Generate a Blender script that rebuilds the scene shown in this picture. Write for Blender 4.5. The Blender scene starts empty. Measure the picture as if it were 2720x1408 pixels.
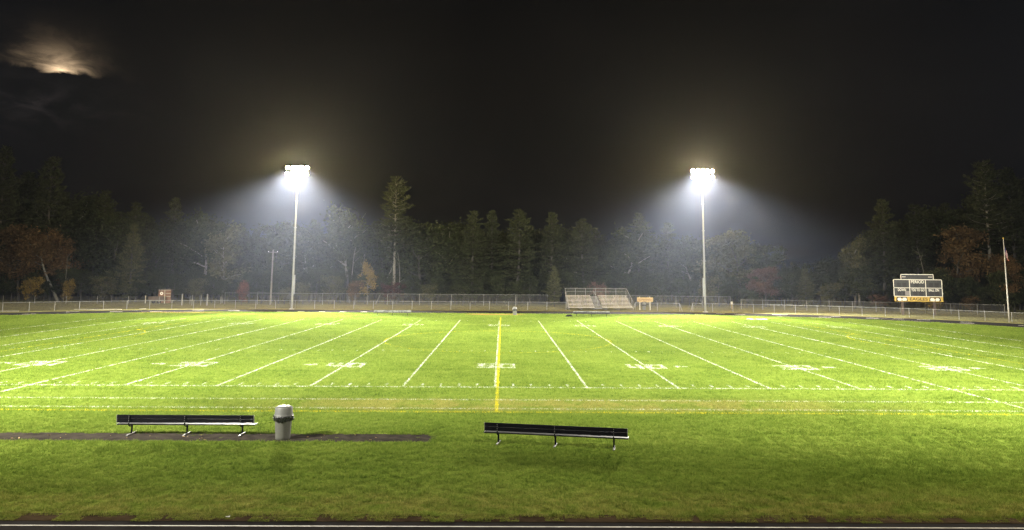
import bpy, bmesh, math, random
from mathutils import Vector, Matrix, noise
R = math.radians
SC = bpy.context.scene
COL = SC.collection

# ------------------------------------------------------------------ camera
cam_d = bpy.data.cameras.new('camera')
cam = bpy.data.objects.new('camera', cam_d); COL.objects.link(cam)
cam_d.sensor_width = 36.0
cam_d.lens = 36.0 * 1897.5 / 2720.0
cam_d.shift_y = -(704.0 - 493.5) / 2720.0
cam_d.clip_start = 0.1; cam_d.clip_end = 3000
YAW, PIT, ROL = R(0.709), R(6.846), R(0.4207)
fw = Vector((math.sin(YAW) * math.cos(PIT), math.cos(YAW) * math.cos(PIT), math.sin(PIT)))
rt = Vector((math.cos(YAW), -math.sin(YAW), 0)); upv = rt.cross(fw)
r2 = math.cos(ROL) * rt + math.sin(ROL) * upv
u2 = -math.sin(ROL) * rt + math.cos(ROL) * upv
m = Matrix((r2, u2, -fw)).transposed().to_4x4()
m.translation = Vector((0.3214, -36.36, 5.738))
cam.matrix_world = m
SC.camera = cam

# ------------------------------------------------------------------ render settings
SC.view_settings.view_transform = 'Standard'
SC.view_settings.look = 'None'
SC.view_settings.exposure = 0.0
SC.view_settings.gamma = 1.0
cy = SC.cycles
cy.use_denoising = True
try: cy.denoiser = 'OPENIMAGEDENOISE'
except Exception: pass
cy.denoising_input_passes = 'RGB_ALBEDO_NORMAL'; cy.denoising_prefilter = 'NONE'
cy.max_bounces = 3; cy.diffuse_bounces = 1; cy.glossy_bounces = 1; cy.transmission_bounces = 3
cy.volume_bounces = 0; cy.transparent_max_bounces = 12
cy.sample_clamp_indirect = 4.0
cy.caustics_reflective = False; cy.caustics_refractive = False

# ------------------------------------------------------------------ night sky with the moon behind cloud
W = bpy.data.worlds.new('World'); SC.world = W; W.use_nodes = True
nt = W.node_tree; nt.nodes.clear()
class NB:
    """tiny node helper"""
    def __init__(s, t): s.t = t
    def n(s, typ, **kw):
        x = s.t.nodes.new(typ)
        for k, v in kw.items(): setattr(x, k, v)
        return x
    def l(s, a, b): s.t.links.new(a, b)
    def put(s, sock, v):
        if hasattr(v, 'links') or hasattr(v, 'is_output'): s.t.links.new(v, sock)
        else: sock.default_value = v
    def math(s, op, a, b=0.0, c=None, clamp=False):
        x = s.n('ShaderNodeMath', operation=op, use_clamp=clamp)
        s.put(x.inputs[0], a); s.put(x.inputs[1], b)
        if c is not None: s.put(x.inputs[2], c)
        return x.outputs[0]
    def dot(s, a, v):
        x = s.n('ShaderNodeVectorMath', operation='DOT_PRODUCT'); s.put(x.inputs[0], a); x.inputs[1].default_value = v
        return x.outputs['Value']
    def noise(s, vec, scale, detail=4, rough=0.55, dist=0.0):
        x = s.n('ShaderNodeTexNoise'); s.put(x.inputs['Vector'], vec)
        x.inputs['Scale'].default_value = scale; x.inputs['Detail'].default_value = detail
        x.inputs['Roughness'].default_value = rough; x.inputs['Distortion'].default_value = dist
        return x.outputs['Fac']
    def ramp(s, fac, stops):
        x = s.n('ShaderNodeValToRGB'); s.put(x.inputs[0], fac); e = x.color_ramp.elements
        while len(e) < len(stops): e.new(0.5)
        for i, (p, c) in enumerate(stops):
            e[i].position = p; e[i].color = (c[0], c[1], c[2], 1) if len(c) == 3 else c
        return x.outputs[0]
    def smooth(s, v, lo, hi, t0=0.0, t1=1.0):
        x = s.n('ShaderNodeMapRange', interpolation_type='SMOOTHSTEP'); s.put(x.inputs[0], v)
        x.inputs[1].default_value = lo; x.inputs[2].default_value = hi; x.inputs[3].default_value = t0; x.inputs[4].default_value = t1
        return x.outputs[0]
    def mix(s, f, a, b):
        x = s.n('ShaderNodeMix', data_type='RGBA')
        s.put(x.inputs[0], f)
        for sock, v in ((x.inputs[6], a), (x.inputs[7], b)):
            if isinstance(v, (tuple, list)): sock.default_value = (*v[:3], 1)
            else: s.t.links.new(v, sock)
        return x.outputs[2]
    def comb(s, x_, y_, z_):
        x = s.n('ShaderNodeCombineXYZ'); s.put(x.inputs[0], x_); s.put(x.inputs[1], y_); s.put(x.inputs[2], z_)
        return x.outputs[0]

b = NB(nt)
out = b.n('ShaderNodeOutputWorld'); bg = b.n('ShaderNodeBackground')
b.l(bg.outputs[0], out.inputs[0])
MOON = Vector((-0.5205, 0.8226, 0.2290)).normalized()
MR = Vector((MOON.y, -MOON.x, 0)).normalized()
MU = MR.cross(MOON).normalized()
dirv = b.n('ShaderNodeTexCoord').outputs['Generated']
a_ = b.dot(dirv, MR); e_ = b.dot(dirv, MU); f_ = b.dot(dirv, MOON)
cvec = b.comb(b.math('MULTIPLY', a_, 1.0), b.math('MULTIPLY', e_, 2.2), b.math('MULTIPLY', f_, 0.7))
n1 = b.noise(cvec, 9.0, 7, 0.62, 0.6)
n2 = b.noise(cvec, 26.0, 6, 0.6, 0.8)
n3 = b.noise(cvec, 3.0, 4, 0.5, 0.2)
# moonlit cloud: bright just above a ragged dark cloud edge, fading up and to the left
ew = b.math('ADD', e_, b.math('MULTIPLY', b.math('SUBTRACT', n2, 0.5), 0.024))
aw = b.math('ADD', a_, b.math('MULTIPLY', b.math('SUBTRACT', n1, 0.5), 0.05))
edge = b.smooth(ew, -0.0015, 0.0045)
rr = b.math('SQRT', b.math('ADD', b.math('POWER', b.math('MULTIPLY', aw, 1.0), 2.0), b.math('POWER', ew, 2.0)))
core = b.math('ADD', b.math('MULTIPLY', b.math('EXPONENT', b.math('MULTIPLY', rr, -125.0)), 1.7), b.math('MULTIPLY', b.math('EXPONENT', b.math('MULTIPLY', rr, -75.0)), 0.35))
glow = b.math('EXPONENT', b.math('MULTIPLY', b.math('SQRT', b.math('ADD', b.math('POWER', b.math('ADD', aw, 0.022), 2.0), b.math('POWER', b.math('MULTIPLY', b.math('SUBTRACT', ew, 0.015), 1.5), 2.0))), -46.0))
wisp = b.smooth(n2, 0.36, 0.62)
wisp2 = b.smooth(n1, 0.38, 0.66)
lit = b.math('MULTIPLY', b.math('ADD', b.math('MULTIPLY', core, b.math('ADD', b.math('MULTIPLY', wisp, 0.8), 0.45)), b.math('MULTIPLY', glow, b.math('MULTIPLY', b.math('MULTIPLY', wisp2, 0.12), b.math('ADD', wisp, 0.3)))), edge)
# faint second bank of cloud lower down and thin veils elsewhere
bank = b.math('MULTIPLY', b.math('EXPONENT', b.math('MULTIPLY', b.math('ADD', b.math('ABSOLUTE', b.math('ADD', e_, 0.040)), b.math('MULTIPLY', b.math('ABSOLUTE', b.math('ADD', a_, 0.02)), 0.3)), -55.0)), b.smooth(n2, 0.40, 0.70))
veil = b.smooth(n3, 0.35, 0.75)
skyc = b.mix(veil, (0.0030, 0.0031, 0.0036), (0.0058, 0.0057, 0.0060))
tot = b.n('ShaderNodeVectorMath', operation='SCALE'); tot.inputs[0].default_value = (0.95, 0.67, 0.40); b.l(lit, tot.inputs['Scale'])
tb = b.n('ShaderNodeVectorMath', operation='SCALE'); tb.inputs[0].default_value = (0.026, 0.021, 0.020); b.l(bank, tb.inputs['Scale'])
ad = b.n('ShaderNodeVectorMath', operation='ADD'); b.l(tot.outputs[0], ad.inputs[0]); b.l(tb.outputs[0], ad.inputs[1])
ad2 = b.n('ShaderNodeVectorMath', operation='ADD'); b.l(ad.outputs[0], ad2.inputs[0]); b.l(skyc, ad2.inputs[1])
b.l(ad2.outputs[0], bg.inputs[0]); bg.inputs[1].default_value = 1.0
# moonlight
sd = bpy.data.lights.new('moonlight', 'SUN'); sd.energy = 0.004; sd.angle = R(8); sd.color = (0.9, 0.93, 1.0)
so = bpy.data.objects.new('moonlight', sd); COL.objects.link(so)
so.rotation_euler = MOON.to_track_quat('Z', 'Y').to_euler()

# ------------------------------------------------------------------ helpers
def tag(o, label=None, cat=None, group=None, kind=None):
    if label: o['label'] = label
    if cat: o['category'] = cat
    if group: o['group'] = group
    if kind: o['kind'] = kind
    return o
def empty(name, loc=(0, 0, 0), rz=0.0, label=None, cat=None, group=None):
    o = bpy.data.objects.new(name, None); COL.objects.link(o)
    o.empty_display_size = 0.2; o.location = loc; o.rotation_euler = (0, 0, rz)
    return tag(o, label, cat, group)
def link(name, me, parent=None):
    o = bpy.data.objects.new(name, me); COL.objects.link(o)
    if parent is not None: o.parent = parent
    return o
def copy_tree(o, parent=None):
    kids = list(o.children)
    c = o.copy(); COL.objects.link(c); c.parent = parent
    for k in kids: copy_tree(k, c)
    return c

class MB:
    def __init__(s): s.v = []; s.f = []; s.mi = []; s.smooth = False
    def face(s, pts, mi=0):
        k = len(s.v); s.v += [tuple(p) for p in pts]; s.f.append(tuple(range(k, k + len(pts)))); s.mi.append(mi)
    def box(s, x0, x1, y0, y1, z0, z1, mi=0, M=None, bev=0.0):
        if bev > 0:
            bm = bmesh.new(); bmesh.ops.create_cube(bm, size=1)
            for v in bm.verts:
                v.co = Vector(((x0 + x1) / 2 + v.co.x * (x1 - x0), (y0 + y1) / 2 + v.co.y * (y1 - y0), (z0 + z1) / 2 + v.co.z * (z1 - z0)))
            bmesh.ops.bevel(bm, geom=list(bm.edges), offset=bev, segments=2, affect='EDGES', profile=0.5)
            bm.verts.ensure_lookup_table(); k = len(s.v)
            s.v += [tuple(M @ v.co) if M else tuple(v.co) for v in bm.verts]
            for f in bm.faces: s.f.append(tuple(k + v.index for v in f.verts)); s.mi.append(mi)
            bm.free(); return
        p = [Vector(q) for q in ((x0, y0, z0), (x1, y0, z0), (x1, y1, z0), (x0, y1, z0), (x0, y0, z1), (x1, y0, z1), (x1, y1, z1), (x0, y1, z1))]
        if M: p = [M @ q for q in p]
        k = len(s.v); s.v += [tuple(q) for q in p]
        for f in ((3, 2, 1, 0), (4, 5, 6, 7), (0, 1, 5, 4), (1, 2, 6, 5), (2, 3, 7, 6), (3, 0, 4, 7)):
            s.f.append(tuple(k + i for i in f)); s.mi.append(mi)
    def tube(s, pts, rad, n=8, mi=0, cap=True):
        pts = [Vector(p) for p in pts]
        if not isinstance(rad, (list, tuple)): rad = [rad] * len(pts)
        k = len(s.v); ref = None
        for i, p in enumerate(pts):
            t = (pts[min(i + 1, len(pts) - 1)] - pts[max(i - 1, 0)]).normalized()
            if ref is None: ref = t.orthogonal().normalized()
            ref = (ref - t * ref.dot(t))
            ref = ref.normalized() if ref.length > 1e-6 else t.orthogonal().normalized()
            q = t.cross(ref)
            for j in range(n):
                a = 2 * math.pi * j / n
                s.v.append(tuple(p + (ref * math.cos(a) + q * math.sin(a)) * rad[i]))
        for i in range(len(pts) - 1):
            for j in range(n):
                s.f.append((k + i * n + j, k + i * n + (j + 1) % n, k + (i + 1) * n + (j + 1) % n, k + (i + 1) * n + j)); s.mi.append(mi)
        if cap:
            s.f.append(tuple(k + j for j in reversed(range(n)))); s.mi.append(mi)
            e = k + (len(pts) - 1) * n; s.f.append(tuple(e + j for j in range(n))); s.mi.append(mi)
    def lathe(s, prof, n=24, mi=0, M=None, cap0=False, cap1=False):
        k = len(s.v)
        for r, z in prof:
            for j in range(n):
                a = 2 * math.pi * j / n; p = Vector((r * math.cos(a), r * math.sin(a), z))
                s.v.append(tuple(M @ p) if M else tuple(p))
        for i in range(len(prof) - 1):
            for j in range(n):
                s.f.append((k + i * n + j, k + i * n + (j + 1) % n, k + (i + 1) * n + (j + 1) % n, k + (i + 1) * n + j)); s.mi.append(mi)
        if cap0: s.f.append(tuple(k + j for j in reversed(range(n)))); s.mi.append(mi)
        if cap1:
            e = k + (len(prof) - 1) * n; s.f.append(tuple(e + j for j in range(n))); s.mi.append(mi)
    def mesh(s, name, mats):
        me = bpy.data.meshes.new(name); me.from_pydata(s.v, [], s.f)
        for mm in (mats if isinstance(mats, (list, tuple)) else [mats]): me.materials.append(mm)
        if any(s.mi): me.polygons.foreach_set('material_index', s.mi)
        if s.smooth: me.polygons.foreach_set('use_smooth', [True] * len(me.polygons))
        me.update(); return me
    def build(s, name, mats, parent=None): return link(name, s.mesh(name, mats), parent)

# ------------------------------------------------------------------ materials
def mat(name, c, rough=0.6, metal=0.0, var=0.25, scale=6.0, bump=0.0, c2=None, bscale=None, detail=5, spec=0.5, coord='Object'):
    mt = bpy.data.materials.new(name); mt.use_nodes = True; t = mt.node_tree; nb = NB(t)
    p = t.nodes['Principled BSDF']
    co = nb.n('ShaderNodeTexCoord').outputs[coord]
    nz = nb.noise(co, scale, detail, 0.6, 0.3)
    c2 = c2 or tuple(x * (1 - var) for x in c)
    c3 = tuple(min(1, x * (1 + var * 0.6)) for x in c)
    col = nb.ramp(nz, [(0.28, c2), (0.55, c), (0.78, c3)])
    nb.l(col, p.inputs['Base Color'])
    nz2 = nb.noise(co, scale * 3.3, 4, 0.6)
    nb.l(nb.smooth(nz2, 0.25, 0.75, max(0.02, rough - 0.12), min(1, rough + 0.12)), p.inputs['Roughness'])
    p.inputs['Metallic'].default_value = metal
    p.inputs['Specular IOR Level'].default_value = spec
    if bump:
        bn = nb.n('ShaderNodeBump'); bn.inputs['Strength'].default_value = bump; bn.inputs['Distance'].default_value = 0.02
        nb.l(nb.noise(co, bscale or scale * 5, 6, 0.65), bn.inputs['Height']); nb.l(bn.outputs[0], p.inputs['Normal'])
    return mt
def foliage(name, c, c2, trans=0.35, scale=0.6):
    mt = bpy.data.materials.new(name); mt.use_nodes = True; t = mt.node_tree; nb = NB(t); t.nodes.clear()
    o = nb.n('ShaderNodeOutputMaterial'); d = nb.n('ShaderNodeBsdfDiffuse'); tr = nb.n('ShaderNodeBsdfTranslucent'); mx = nb.n('ShaderNodeMixShader')
    g = nb.n('ShaderNodeNewGeometry')
    nz = nb.noise(g.outputs['Position'], scale, 4, 0.6)
    f = nb.math('ADD', nb.math('MULTIPLY', nz, 0.7), nb.math('MULTIPLY', g.outputs['Random Per Island'], 0.45))
    col = nb.ramp(f, [(0.30, c2), (0.62, c), (0.95, tuple(min(1, x * 1.5) for x in c))])
    nb.l(col, d.inputs[0]); nb.l(col, tr.inputs[0]); mx.inputs[0].default_value = trans
    nb.l(d.outputs[0], mx.inputs[1]); nb.l(tr.outputs[0], mx.inputs[2]); nb.l(mx.outputs[0], o.inputs[0])
    return mt
def emit(name, c, s):
    mt = bpy.data.materials.new(name); mt.use_nodes = True; t = mt.node_tree; nb = NB(t); t.nodes.clear()
    o = nb.n('ShaderNodeOutputMaterial'); e = nb.n('ShaderNodeEmission'); e.inputs[0].default_value = (*c, 1); e.inputs[1].default_value = s
    nb.l(e.outputs[0], o.inputs[0]); return mt
def chain(name, opacity):
    mt = bpy.data.materials.new(name); mt.use_nodes = True; t = mt.node_tree; nb = NB(t)
    p = t.nodes['Principled BSDF']; o = t.nodes['Material Output']
    p.inputs['Base Color'].default_value = (0.22, 0.22, 0.20, 1); p.inputs['Roughness'].default_value = 0.5
    tr = nb.n('ShaderNodeBsdfTransparent'); mx = nb.n('ShaderNodeMixShader')
    co = nb.n('ShaderNodeTexCoord').outputs['Object']
    nb.l(nb.smooth(nb.noise(co, 1.3, 4), 0.2, 0.8, opacity * 0.75, opacity * 1.25), mx.inputs[0])
    nb.l(tr.outputs[0], mx.inputs[1]); nb.l(p.outputs[0], mx.inputs[2]); nb.l(mx.outputs[0], o.inputs[0]); return mt

M_ = {}
M_['asphalt'] = mat('asphalt', (0.020, 0.0185, 0.0175), 1.0, 0, 0.35, 0.8, 0.35, bscale=60, spec=0.0)
M_['path'] = mat('worn_asphalt', (0.034, 0.029, 0.023), 0.95, 0, 0.6, 3.0, 0.8, c2=(0.016, 0.014, 0.012), bscale=40, spec=0.0)
M_['soil'] = mat('soil', (0.040, 0.028, 0.016), 1.0, 0, 0.5, 3.0, 0.5, bscale=30, spec=0.0)
M_['rough_ground'] = mat('rough_ground', (0.115, 0.112, 0.048), 1.0, 0, 0.45, 0.35, 0.6, c2=(0.085, 0.066, 0.036), bscale=12, spec=0.0)
M_['galv'] = mat('galvanised_steel', (0.21, 0.21, 0.195), 0.55, 0.25, 0.25, 4.0)
M_['foot'] = mat('dull_foot_steel', (0.105, 0.105, 0.10), 0.6, 0.2, 0.3, 5.0)
M_['poleconc'] = mat('weathered_pole', (0.22, 0.215, 0.18), 0.7, 0.0, 0.25, 1.5)
M_['alu'] = mat('bleacher_aluminium', (0.46, 0.42, 0.35), 0.5, 0.15, 0.25, 5.0)
M_['alu_dark'] = mat('bleacher_frame_steel', (0.12, 0.115, 0.105), 0.5, 0.3, 0.3, 5.0)
M_['black'] = mat('black_paint', (0.0025, 0.0025, 0.003), 0.75, 0.0, 0.4, 8.0, spec=0.06)
M_['blackworn'] = mat('worn_black_paint', (0.006, 0.006, 0.006), 0.5, 0.0, 0.4, 1.2, c2=(0.032, 0.031, 0.030), spec=0.08)
M_['whiteworn'] = mat('flaking_white_paint', (0.16, 0.16, 0.145), 0.7, 0.0, 0.4, 2.6, c2=(0.02, 0.02, 0.02), spec=0.2)
M_['capm'] = mat('aluminium_cap', (0.17, 0.165, 0.15), 0.4, 0.3, 0.2, 9.0)
M_['canbody'] = mat('grey_can_plastic', (0.088, 0.088, 0.072), 0.6, 0, 0.16, 3.0, 0.1)
M_['canlid'] = mat('grey_lid_plastic', (0.092, 0.094, 0.084), 0.6, 0, 0.16, 3.0, 0.1)
M_['bag'] = mat('dark_bin_liner', (0.012, 0.012, 0.011), 0.25, 0, 0.3, 8.0, 0.4, spec=0.6)
M_['bark'] = mat('bark', (0.045, 0.040, 0.033), 0.95, 0, 0.45, 2.0, 0.8, bscale=14)
M_['palebark'] = mat('pale_bark', (0.15, 0.14, 0.115), 0.9, 0, 0.4, 1.6, 0.5)
M_['wood'] = mat('sign_wood', (0.27, 0.19, 0.075), 0.7, 0, 0.3, 3.0, 0.3)
M_['wooddark'] = mat('routed_wood', (0.16, 0.085, 0.020), 0.8, 0, 0.3, 6.0)
M_['woodpost'] = mat('pale_wood_post', (0.42, 0.39, 0.30), 0.8, 0, 0.25, 4.0, 0.3)
M_['shed'] = mat('shed_boards', (0.20, 0.105, 0.06), 0.85, 0, 0.4, 3.0, 0.3)
M_['sbpanel'] = mat('scoreboard_panel', (0.030, 0.030, 0.028), 0.6, 0, 0.3, 1.5)
M_['sbwhite'] = mat('scoreboard_white', (0.78, 0.74, 0.64), 0.6, 0, 0.12, 3.0)
M_['sbyellow'] = mat('scoreboard_yellow', (0.55, 0.36, 0.055), 0.6, 0, 0.15, 2.0)
M_['sbblack'] = mat('scoreboard_black', (0.012, 0.011, 0.010), 0.6, 0, 0.2, 3.0)
M_['sbgrey'] = mat('scoreboard_grey', (0.22, 0.20, 0.19), 0.6, 0, 0.2, 3.0)
M_['brownpost'] = mat('brown_post', (0.09, 0.065, 0.05), 0.9, 0, 0.3, 3.0, 0.3)
M_['trackpaint'] = mat('track_paint', (0.40, 0.38, 0.33), 0.8, 0, 0.35, 3.0)
M_['flagred'] = mat('flag_red', (0.38, 0.03, 0.04), 0.8); M_['flagwhite'] = mat('flag_white', (0.62, 0.58, 0.55), 0.8); M_['flagblue'] = mat('flag_blue', (0.03, 0.04, 0.14), 0.8)
M_['lens'] = emit('lit_floodlight_lens', (1.0, 0.82, 0.42), 40.0)
M_['chain'] = chain('chain_link_wire', 0.07)
M_['leaf1'] = mat('fallen_leaf', (0.30, 0.20, 0.09), 0.8, 0, 0.4, 20)
M_['litter'] = mat('white_litter', (0.75, 0.75, 0.72), 0.7, 0, 0.1, 20)
M_['pine'] = foliage('pine_needles', (0.044, 0.050, 0.024), (0.018, 0.022, 0.012))
M_['pinelight'] = foliage('young_pine_needles', (0.080, 0.082, 0.038), (0.034, 0.038, 0.018))
M_['green'] = foliage('dark_leaves', (0.042, 0.050, 0.022), (0.017, 0.022, 0.011))
M_['greenlight'] = foliage('olive_leaves', (0.082, 0.082, 0.040), (0.034, 0.038, 0.018))
M_['rust'] = foliage('rust_leaves', (0.105, 0.070, 0.036), (0.046, 0.035, 0.019))
M_['brown'] = foliage('tan_leaves', (0.14, 0.088, 0.042), (0.055, 0.042, 0.022))
M_['yellow'] = foliage('yellow_leaves', (0.23, 0.165, 0.048), (0.09, 0.072, 0.026))
M_['red'] = foliage('red_leaves', (0.13, 0.066, 0.042), (0.060, 0.034, 0.024))
M_['pink'] = foliage('dusky_red_leaves', (0.115, 0.076, 0.057), (0.070, 0.045, 0.035))
M_['darkred'] = foliage('dark_red_leaves', (0.066, 0.036, 0.028), (0.034, 0.022, 0.017))

# grass: one living surface, coloured by where it grows
def grass_material(name, paint=None):
    mt = bpy.data.materials.new(name); mt.use_nodes = True; t = mt.node_tree; nb = NB(t); t.nodes.clear()
    o = nb.n('ShaderNodeOutputMaterial'); d = nb.n('ShaderNodeBsdfDiffuse'); tr = nb.n('ShaderNodeBsdfTranslucent'); mx = nb.n('ShaderNodeMixShader')
    g = nb.n('ShaderNodeNewGeometry'); pos = g.outputs['Position']
    sep = nb.n('ShaderNodeSeparateXYZ'); nb.l(pos, sep.inputs[0]); X, Y = sep.outputs[0], sep.outputs[1]
    rnd = g.outputs['Random Per Island']
    if paint:
        col = nb.ramp(rnd, [(0.0, tuple(c * 0.78 for c in paint)), (0.5, paint), (1.0, tuple(min(1, c * 1.12) for c in paint))])
    else:
        nA = nb.noise(pos, 0.22, 5, 0.6, 0.3); nB = nb.noise(nb.comb(nb.math('MULTIPLY', X, 0.7), nb.math('MULTIPLY', Y, 1.6), 0.0), 1.7, 5, 0.65, 0.4)
        f = nb.math('ADD', nb.math('MULTIPLY', nA, 0.55), nb.math('ADD', nb.math('MULTIPLY', nB, 0.55), nb.math('MULTIPLY', nb.math('SUBTRACT', rnd, 0.5), 0.45)))
        f = nb.math('ADD', f, nb.math('MULTIPLY', nb.math('SUBTRACT', nb.noise(nb.comb(nb.math('MULTIPLY', X, 0.10), Y, 0.0), 1.3, 4, 0.6, 0.2), 0.5), 0.45))
        nC = nb.noise(nb.comb(X, nb.math('MULTIPLY', Y, 1.5), 0.0), 6.5, 4, 0.7, 0.3)
        f = nb.math('ADD', f, nb.math('ADD', nb.math('MULTIPLY', nb.math('SUBTRACT', nC, 0.5), 0.95), nb.math('MULTIPLY', nb.math('SUBTRACT', nb.noise(nb.comb(X, nb.math('MULTIPLY', Y, 0.6), 0.0), 15.0, 3, 0.7, 0.2), 0.5), 1.1)))
        green = nb.ramp(f, [(0.20, (0.046, 0.080, 0.010)), (0.52, (0.118, 0.173, 0.023)), (0.86, (0.200, 0.247, 0.046))])
        dry = nb.ramp(rnd, [(0.0, (0.125, 0.132, 0.026)), (0.6, (0.210, 0.205, 0.048)), (1.0, (0.31, 0.285, 0.095))])
        ns = nb.noise(pos, 0.55, 5, 0.62, 0.5); nm = nb.noise(nb.comb(X, nb.math('MULTIPLY', Y, 2.2), 0.0), 0.9, 5, 0.6, 0.4)
        # dry band beside the running track, worn band by the team boxes
        band1 = nb.math('MULTIPLY', nb.smooth(Y, -14.8, -18.2), nb.smooth(nm, 0.28, 0.62, 0.25, 0.9))
        box_x = nb.smooth(nb.math('ABSOLUTE', nb.math('SUBTRACT', X, 3.0)), 22.0, 6.0)
        band2 = nb.math('MULTIPLY', nb.math('MULTIPLY', nb.smooth(nb.math('ABSOLUTE', nb.math('ADD', Y, 4.7)), 2.3, 0.9), box_x), nb.smooth(ns, 0.30, 0.60, 0.25, 0.95))
        spots = nb.smooth(ns, 0.60, 0.78, 0.0, 0.40)
        dm = nb.math('MAXIMUM', nb.math('MAXIMUM', band1, band2), spots)
        rd = nb.math('ADD', dm, nb.math('MULTIPLY', nb.math('SUBTRACT', rnd, 0.5), 0.5), clamp=True)
        col = nb.mix(nb.math('MULTIPLY', rd, dm), green, dry)
        # bare earth by the far trackside
        dirt = nb.math('MULTIPLY', nb.smooth(nb.math('ABSOLUTE', nb.math('SUBTRACT', Y, 60.2)), 1.5, 0.4), nb.math('MAXIMUM', nb.smooth(nb.math('ABSOLUTE', nb.math('SUBTRACT', X, -0.6)), 4.6, 2.5), nb.math('MULTIPLY', nb.smooth(nb.math('ABSOLUTE', nb.math('ADD', X, 44.0)), 9.0, 4.0), 0.8)))
        col = nb.mix(nb.math('MULTIPLY', dirt, 0.9), col, (0.30, 0.19, 0.06))
    nb.l(col, d.inputs[0]); nb.l(col, tr.inputs[0]); mx.inputs[0].default_value = 0.36 if not paint else 0.15
    nb.l(d.outputs[0], mx.inputs[1]); nb.l(tr.outputs[0], mx.inputs[2]); nb.l(mx.outputs[0], o.inputs[0])
    return mt
M_['grass'] = grass_material('grass_blades')
M_['whitepaint'] = grass_material('white_painted_grass', (0.50, 0.52, 0.44))
M_['yellowpaint'] = grass_material('yellow_painted_grass', (0.52, 0.44, 0.018))

# ------------------------------------------------------------------ ground, track, path
TCY = 21.95; RIN = 41.05; ROUT = 47.45; RFEN = 50.30; CXL, CXR = -32.0, 22.8
def oval(r, n=48):
    pts = []
    for i in range(n + 1):
        a = math.pi / 2 - math.pi * i / n; pts.append((CXR + r * math.cos(a), TCY + r * math.sin(a)))
    for i in range(n + 1):
        a = -math.pi / 2 - math.pi * i / n; pts.append((CXL + r * math.cos(a), TCY + r * math.sin(a)))
    return pts
def ring(name, r0, r1, z, mt, parent=None, n=48):
    A, B = oval(r0, n), oval(r1, n); mb = MB(); k = len(A)
    mb.v = [(x, y, z) for x, y in A] + [(x, y, z) for x, y in B]
    for i in range(k):
        j = (i + 1) % k; mb.f.append((i, k + i, k + j, j)); mb.mi.append(0)
    return mb.build(name, mt, parent)
# wide ground sheet out to the horizon
mb = MB(); mb.face([(-1500, -1500, -0.02), (1500, -1500, -0.02), (1500, 1500, -0.02), (-1500, 1500, -0.02)])
tag(mb.build('ground', M_['rough_ground']), kind='structure')
track = tag(ring('running_track', RIN, ROUT, 0.0, M_['asphalt']), kind='structure')
# infield turf, slightly proud of the track with an uneven cut edge on the near side
rnd = random.Random(3)
A = oval(RIN + 0.02, 64); mb = MB()
near_pts = []
NY = TCY - RIN
mb2 = [(x, y) for x, y in A if y > NY + 0.3]
near = []
x = CXR
while x > CXL:
    near.append((x, NY + 0.30 + 0.12 * noise.noise((x * 0.55, 3.1, 0)) + 0.07 * noise.noise((x * 2.3, 7.7, 0)))); x -= 0.25
poly = []
ins = False
for (px, py) in A:
    if py > NY + 0.05: poly.append((px, py))
    elif not ins: poly += near; ins = True
top = [(px, py, 0.012) for px, py in poly]; bot = [(px, py, -0.01) for px, py in poly]
mb.v = top + bot; k = len(top); mb.f.append(tuple(reversed(range(k)))); mb.mi.append(0)
turf = mb.build('playing_field', M_['grass'])
bm = bmesh.new(); bm.from_mesh(turf.data); bmesh.ops.triangulate(bm, faces=bm.faces[:]); bmesh.ops.recalc_face_normals(bm, faces=bm.faces[:])
for f in bm.faces:
    if f.normal.z < 0: f.normal_flip()
bm.to_mesh(turf.data); bm.free()
tag(turf, kind='structure')
# bare earth lip between turf and track
mb = MB(); xs = [CXL + 0.5 * i for i in range(int((CXR - CXL) / 0.5) + 1)]
for i in range(len(xs) - 1):
    r0 = [NY + 0.02 + 0.03 * noise.noise((q * 1.7, 1, 0)) for q in xs[i:i + 2]]
    z1 = [0.022 + 0.012 * noise.noise((q * 1.1, 5, 0)) for q in xs[i:i + 2]]
    mb.face([(xs[i], r0[0], 0.004), (xs[i + 1], r0[1], 0.004), (xs[i + 1], NY + 0.15, z1[1]), (xs[i], NY + 0.15, z1[0])])
    mb.face([(xs[i], NY + 0.15, z1[0]), (xs[i + 1], NY + 0.15, z1[1]), (xs[i + 1], NY + 0.5, 0.016), (xs[i], NY + 0.5, 0.016)])
tag(mb.build('earth_edge', M_['soil']), kind='structure')
# long-jump runway strip
PX1, PY0, PY1 = -1.90, -11.46, -10.26
mb = MB(); mb.face([(-60, PY0, 0.018), (PX1, PY0, 0.018), (PX1, PY1, 0.018), (-60, PY1, 0.018)])
path = tag(mb.build('path', M_['path']), kind='structure')
# track paint
ring('lane_line', RIN + 0.26, RIN + 0.31, 0.004, M_['trackpaint'], track)
def track_mark(cx, a, rr, ln, wd=0.10):
    # a short transverse or lane mark painted on the curve
    c = CXR if cx > 0 else CXL
    mb = MB(); da = ln / rr / 2
    q = []
    for r_, s in ((rr - wd, -1), (rr - wd, 1), (rr + wd, 1), (rr + wd, -1)):
        ang = a + s * da; q.append((c + r_ * math.cos(ang), TCY + r_ * math.sin(ang), 0.006))
    mb.face(q); return mb.build('lane_mark', M_['trackpaint'], track)
rnd = random.Random(11)
for k_ in range(9):
    track_mark(1, R(83 - k_ * 7.2), RIN + 1.9 + (k_ % 3) * 1.5, 1.5, 0.20)
    track_mark(-1, R(97 + k_ * 6.4), RIN + 1.9 + ((k_ + 1) % 3) * 1.5, 1.5, 0.20)
for k_ in range(5):
    mb = MB(); x_ = -31.0 + k_ * 2.9; mb.box(x_, x_ + 0.9, TCY + RIN + 1.6, TCY + RIN + 2.1, 0.0045, 0.006); mb.build('lane_mark', M_['trackpaint'], track)
for k_ in range(6):
    track_mark(1, R(79 - k_ * 9.5), RIN + 4.6, 1.2, 0.16)
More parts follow.
